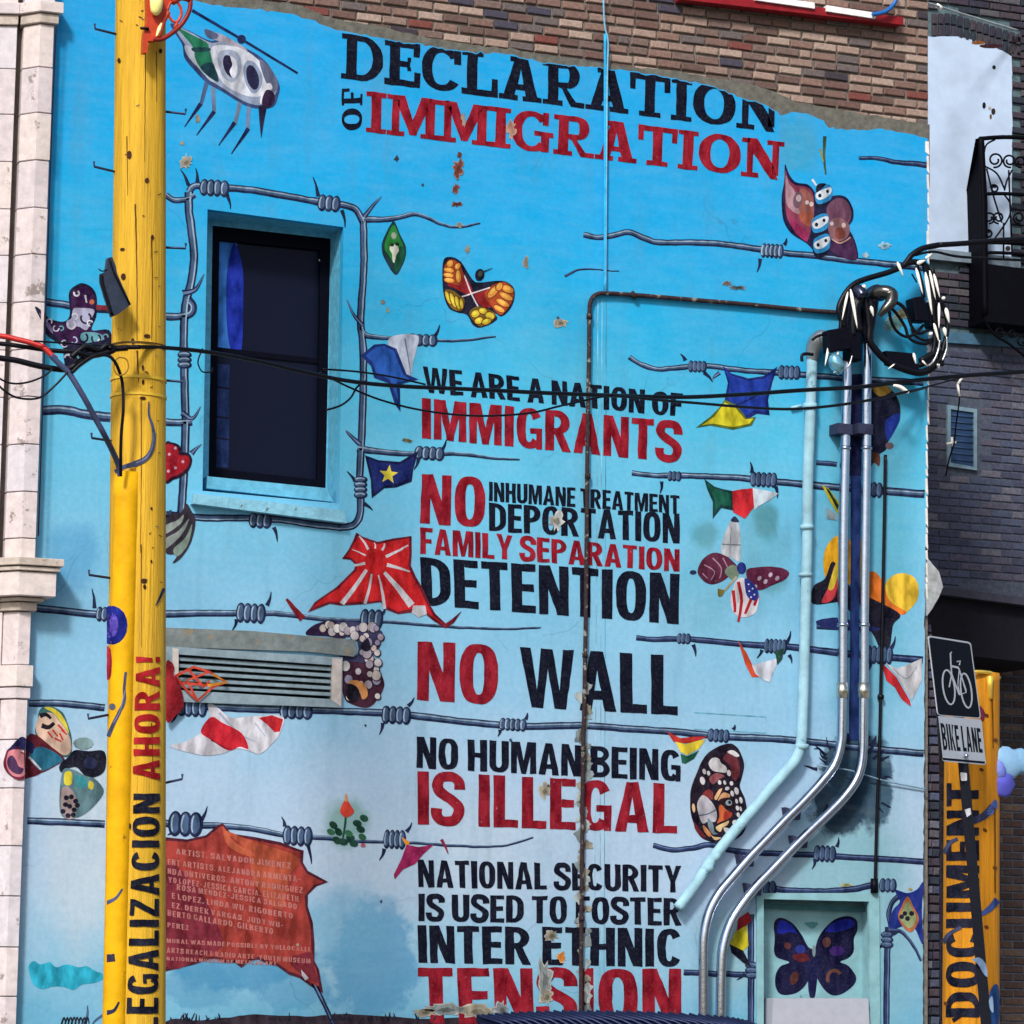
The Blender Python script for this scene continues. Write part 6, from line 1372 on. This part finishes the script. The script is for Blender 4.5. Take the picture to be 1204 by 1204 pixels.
for x_, y_ in ((1160,841),(1158,976),(1154,905),(1170,1020),(1171,870),(1160,1090),(1155,1120),(1112,1180)): a.ell((110,60,20), x_, y_, 3, 2, 30, 7)
a.line((110,66,14), [(1170,950),(1170,1050)], 1.5, 1.5); a.line((130,80,14), [(1166,800),(1168,880)], 2, 1.5); a.build('painted_barb', RP, 'grey barbs and blue patches painted on the short pole')
SQ2 = cone_surf(g0b, r0b+.02, g1b, r1b+.02)
M_GOLD = plain('gold_highlight_gloss', (255,206,90), .18, .55, bmp=.05, k=1.)
part(RP, 'cap_highlight', [(1142,790,YR-.2),(1155,790,YR-.21),(1167,792,YR-.16),(1175,797,YR-.08)], 2.2, M_GOLD, 4, 8); part(RP, 'highlight_strip', [(1164,796,YR-.19),(1164,806,YR-.2),(1165,822,YR-.19)], [4.5,3.6,2.2], M_GOLD, 4, 8)  # pale gold strips build the warm highlight onto the pole's metal band
mb = MB(); mb.box((g1b.x-r1b-.004, g1b.y-r1b*.3, g1b.z-.01), (g1b.x+r1b*.6, g1b.y+r1b*.4, g1b.z+.02)); mb.build('cap_plate', M_YEL, RP)
# pale blue / violet bulging flower shape beside it
fl = empty('blue_flower', W(1184, 935, YR-.1), 'pale blue and violet rounded petals sticking out right of the yellow pole', 'flower ornament')
def puff(cx, cy, rx, ry, d, mat, name, ang=0):
    o0 = W(cx, cy, YR-.12); s = depth(o0)/F; V = []; f = []; nu, nv = 20, 12
    for i in range(nv+1):
        ph = math.pi*i/nv
        for k in range(nu):
            th = 2*math.pi*k/nu; w_ = 1+.3*noise.noise((math.cos(th)*1.8+cx, math.sin(th)*1.8, ph*1.4))
            x = rx*s*math.sin(ph)*math.cos(th)*w_; z = ry*s*math.sin(ph)*math.sin(th)*w_; y = -d*math.cos(ph); aa = math.radians(ang)
            V.append(o0+Vector((x*math.cos(aa)-z*math.sin(aa), y, x*math.sin(aa)+z*math.cos(aa))))
    for i in range(nv):
        for k in range(nu): f.append((i*nu+k, i*nu+(k+1) % nu, (i+1)*nu+(k+1) % nu, (i+1)*nu+k))
    o = obj(name, V, f, mat, fl, smooth=True); fixnormals(o)
puff(1185,897,23,18,.04, plain('pale_blue_petal', (140,186,226), .5, var=.25, scale=6), 'petal', 0); puff(1204,896,20,15,.045, plain('pale_blue_petal', (128,176,216), .5, var=.25, scale=6), 'petal', -10)
puff(1178,922,15,16,.05, plain('violet_petal', (90,92,200), .5, var=.25, scale=6), 'petal', 20); puff(1174,905,9,14,.055, plain('violet_petal', (120,136,220), .5, var=.2, scale=6), 'petal', 10)
mb = MB(); tpx(mb, [(1176,915,YR-.08),(1168,918,YR-.04),(1160,925,YR-.02)], 2.2, 4, 8); mb.build('stem', M_CABLE, fl, True)

# ================================================================== BIKE LANE SIGN
SG = empty('bike_lane_sign', W(1158, 1250, -2.2), 'leaning BIKE LANE sign on a dark post by the right edge', 'traffic sign')
ya, yb_ = -2.42, -2.02
Sa, Sb_, Sc = W(1091, 747, ya), W(1142, 755.5, yb_), W(1102, 841, ya)
PS = plane3(Sa, Sb_, Sc); nrm = (Sb_-Sa).cross(Sc-Sa).normalized(); nrm = nrm if nrm.dot(CAM-Sa) < 0 else -nrm
def rr(q_, r_, n=4):
    """rounded quad corners in pixels"""
    out = []
    for i in range(4):
        p, a_, b_ = Vector(q_[i]), Vector(q_[i-1]), Vector(q_[(i+1) % 4])
        s, e = p+(a_-p).normalized()*r_, p+(b_-p).normalized()*r_
        for k in range(n+1):
            t = k/n; v = s*(1-t)**2+p*2*t*(1-t)+e*t*t; out.append((v.x, v.y))
    return out
def plate(q_, r_, mat, name, off=0., th=.004):
    mb = MB(); mb.prism([PS(*p, off) for p in rr(q_, r_)], nrm*th); return mb.build(name, mat, SG)
M_SW = plain('sign_white', (206,214,226), .35, var=.06); M_SB = plain('sign_black', (8,9,24), .5, var=.1, spec=.06)
plate([(1091,747),(1141.5,755),(1153.5,845),(1102.5,841)], 4, M_SW, 'panel'); plate([(1103,841.6),(1154,846.2),(1159.5,899.5),(1108.5,895)], 3, M_SW, 'lower_panel')
A1 = Art(PS, 1, 0.); A1.poly(M_SB, rr([(1092.3,749),(1140.5,756.8),(1152.3,843.8),(1103.2,840)], 3.4), False)
wh = M_SW
A1.ring(wh, 1115.5, 808, 6.8, 20.5, 1.9, -8); A1.ring(wh, 1136, 812, 6.2, 20.5, 1.9, -8)
for P, w_ in (([(1117.5,768),(1118,781),(1119,793)],1.7),([(1117.5,768.5),(1119,766.5)],1.3),([(1118,783),(1127,785)],2.4),([(1125,778),(1129,777),(1128,782)],1.6),([(1118,790),(1128,817)],1.7),([(1127,785),(1131,797)],1.7),([(1119,793),(1116,808)],1.6),([(1126,806),(1129,817),(1136,814),(1133,804)],1.5),([(1128,786),(1126,806)],1.3),([(1131,797),(1136,812)],1.5)): A1.line(wh, P, w_, smooth=False)
A1.build('bicycle_symbol', SG, 'white bicycle on black')
A2 = Art(PS, 1, 0.); text(A2, 'BIKE LANE', ((1105.5,850),(1152.5,856.5),(1155.6,885),(1109.3,881.5)), SANS, M_SB, .1)
A2.line(M_SB, [(1108.5,892.2),(1158,896.6)], 2.6, smooth=False); A2.line(M_SB, [(1102.8,843),(1108,892)], .9, smooth=False); A2.build('lettering', SG)
part(SG, 'bolt', [(1136,888.5,-2.28),(1136.6,888.6,-2.2)], 2.6, M_STEEL, 1, 10)
M_POST = plain('dark_post', (12,14,32), .6, var=.35, scale=12)
pt, pb = W(1124, 800, -2.16), W(1159.5, 1204, -2.16); v = pb-pt; pb2 = pt+v*((pt.z-.13)/(pt.z-pb.z)); s = 7.6*depth(pt)/F
mb = MB(); X_ = Vector((.75, .66, 0))*s; Y_ = Vector((-.66, .75, 0))*s*.5
mb.add([pt-X_-Y_, pt+X_-Y_, pt+X_+Y_, pt-X_+Y_, pb2-X_*1.1-Y_, pb2+X_*1.1-Y_, pb2+X_*1.1+Y_, pb2-X_*1.1+Y_], [(0,1,2,3),(7,6,5,4),(0,4,5,1),(1,5,6,2),(2,6,7,3),(3,7,4,0)]); mb.build('post', M_POST, SG)
PF = lambda px, py, off=0.: W(px, py, -2.16-s-.01-off)
a = Art(PF, 1, .3); a.auto = ('sticker', SG)
a.poly((214,216,222), rr([(1129,908),(1137,909),(1137,918),(1130,918)], 1.5), False); a.poly((210,212,220), [(1134,952),(1141,950),(1142,957),(1137,961)], False)
a.poly((130,160,200), [(1143,1128),(1152,1126),(1159,1134),(1161,1148),(1156,1144),(1150,1134)], True); a.poly((150,180,214), [(1163,1176),(1167,1172),(1168,1190),(1164,1186)], True); a.build('sticker', SG, 'white and pale blue scraps stuck on the post')

# ================================================================== OVERHEAD CABLES
def cable(name, label, P, r_, mat=M_CABLE, cat='cable', group=None, seg=8, n=8):
    o = tubepx(name, P, r_, mat, None, n, seg); return tag(o, label, cat, group)
def rope(P, y0, y1):
    x0, x1 = P[0][0], P[-1][0]; return [(x, y, y0+(y1-y0)*(x-x0)/(x1-x0)) for x, y in P]
cable('overhead_cable', 'thick black cable crossing the whole wall from the tall pole to the rear building', rope([(128,409),(160,408),(196,409),(245,414),(300,424),(360,438),(410,448),(470,454),(560,458),(640,462),(720,465),(800,467),(870,464),(940,459),(1010,455),(1060,449),(1130,442),(1204,437),(1290,430)], YP-.34, .6), 2.5)
cable('overhead_cable', 'thin black cable dipping over the word IMMIGRANTS', rope([(376,438),(410,455),(450,471),(500,483),(560,489),(620,486),(660,477),(700,468),(716,465)], -2.6, -1.9), 1.3)
cable('overhead_cable', 'thinner cable below the thick one, right of the lettering', rope([(716,464),(770,470),(820,474),(880,479),(930,481),(980,477),(1030,469),(1068,460)], -1.9, -.3), 1.7)
cable('overhead_cable', 'thin wire leaving the right side of the window above the flag', rope([(380,434),(420,437),(460,443),(500,452)], -2.7, -2.3), 1.2)
cable('overhead_cable', 'short loop of wire curling up beside the window edge', rope([(384,482),(400,477),(412,468),(420,455),(430,448)], -2.7, -2.6), 1.3)
cable('overhead_cable', 'thin slack wire rising to the top of the arch corner cluster', rope([(1030,470),(1100,452),(1150,440),(1204,436),(1290,425)], -.4, 1.), .9)
yL = YP-.3
def L(P, y=yL, y0=None): return [(x, q_, y if y0 is None else y0+(y-y0)*(x-P[0][0])/(P[-1][0]-P[0][0])) for x, q_ in P]
cable('red_cable', 'red cable sleeve coming in from the left edge', L([(-60,390),(0,395),(20,399),(40,404),(52,409),(60,417),(66,422)], yL, yL+.3), 3.3, plain('red_sleeve', (200,44,40), .4, var=.2))
cable('left_cable', 'upper black cable from the left edge to the tall pole', L([(-60,400),(0,404),(30,408),(60,412),(90,413),(130,409),(165,408)], yL, yL+.2), 2.8)
cable('left_cable', 'thick lumpy dark cable below the red one', L([(-60,412),(0,421),(20,424),(40,429),(60,433),(80,434),(95,424),(110,416),(130,411),(150,409)], yL-.02, yL+.1), [4,4.5,4.5,5,4,4.5,5,5,5,4.5][0]*.9)
cable('left_cable', 'thin line above the thick cables across the stonework', L([(40,401),(70,403),(100,405),(132,407),(160,407)], yL+.02, yL), 1.2)
cable('left_loop', 'upper sagging cable loop at the left edge', L([(-40,430),(-10,440),(10,450),(30,450),(50,443),(62,434)], yL-.03), 1.2)
cable('left_loop', 'lower sagging cable loop at the left edge', L([(-40,428),(-10,446),(6,460),(22,468),(45,468),(62,456),(80,437)], yL-.05), 1.3)
cable('riser_cable', 'stiff dark cable dropping from the bundle into the riser cover', [(60,418,yL-.04),(72,430,yL-.04),(82,440,yL-.04),(98,466,yL-.04),(110,488,yL-.02),(122,510,yL),(133,532,YP-.2),(140,550,YP-.15),(142,570,YP-.12)], 3.6, plain('grey_blue_cable', (70,80,116), .45, var=.4, scale=5))
cable('pole_cable', 'black cable curving over and down the face of the tall pole', [(84,438,yL-.06),(96,427,yL-.06),(112,418,yL-.06),(126,418,yL-.06),(134,424,yL-.06),(140,436,yL-.04),(144,452,yL),(145,480,yL),(143,505,yL+.02),(142,530,yL+.04),(142,560,yL+.08)], 2.0)
cable('cable_tangle', 'dark knot of cable where the bundle meets the pole', L([(84,420),(100,408),(116,412),(126,406),(134,411),(120,416),(104,418),(92,414)], yL-.02), 3.6)
cable('wire_ring', 'small yellowish ring of wire hanging on the tall pole', L([(139,420),(148,422),(151,431),(147,439),(139,441),(134,434),(135,425),(140,420)], yL-.05), .9, plain('yellow_wire', (150,116,40), .4))
cable('wire_ring', 'thin dark wire loop beside the window frame', L([(195,408),(232,412),(238,410),(234,420),(233,428),(238,437),(248,437),(250,432)], -2.9), .9)
cable('blue_cable', 'blue cable end curving above the red sill at the top right', [(1026,17,-.14),(1040,14,-.14),(1050,6,-.14),(1054,-4,-.14),(1052,-20,-.1),(1046,-40,.0)], 2.6, plain('blue_cable', (40,110,190), .3))
# ================================================================== RIBBED ROOF EDGE AT THE FOOT
RF = empty('ribbed_roof', Vector((W(700, 1200, -1.2).x, -1.2, .13)), 'dark ribbed roof edge of a low lean-to at the bottom of the picture', 'roof')
M_RIB = plain('dark_ribbed_metal', (26,34,62), .35, .4, var=.25); yf = -.8
TOP = [(560,1196),(600,1193),(650,1191),(700,1191),(760,1192),(820,1195),(860,1199),(884,1205),(900,1214)]
TP = crom(TOP, 5); V = []; f = []
for i, (x_, y_) in enumerate(TP):
    for k, (dy, dz) in enumerate(((0, 0), (-.10, -.05), (-.3, -.19), (-.5, -.40), (-.5, -2.))):
        p = W(x_, y_, yf); V.append(Vector((p.x, yf+dy, max(.13, p.z+dz))))
for i in range(len(TP)-1):
    for k in range(4): f.append((i*5+k, (i+1)*5+k, (i+1)*5+k+1, i*5+k+1))
o = obj('roof_sheet', V, f, M_RIB, RF); fixnormals(o); sm = o.modifiers.new('solid', 'SOLIDIFY'); sm.thickness = .03
n_ = len(TP)
for i in range(0, n_-4, 1):
    a_ = V[i*5]+Vector((0,-.01,.012)); b2 = V[min(i+3, n_-1)*5+1]+Vector((0,-.02,.006)); c_ = V[min(i+6, n_-1)*5+2]+Vector((0,-.02,.01)); d_ = V[min(i+8, n_-1)*5+3]+Vector((0,-.02,.0))
    mb = MB(); mb.tube([a_, b2, c_, d_], .011, 6); mb.build('rib', plain('rib_metal', (36,46,84), .4, .4), RF, True)
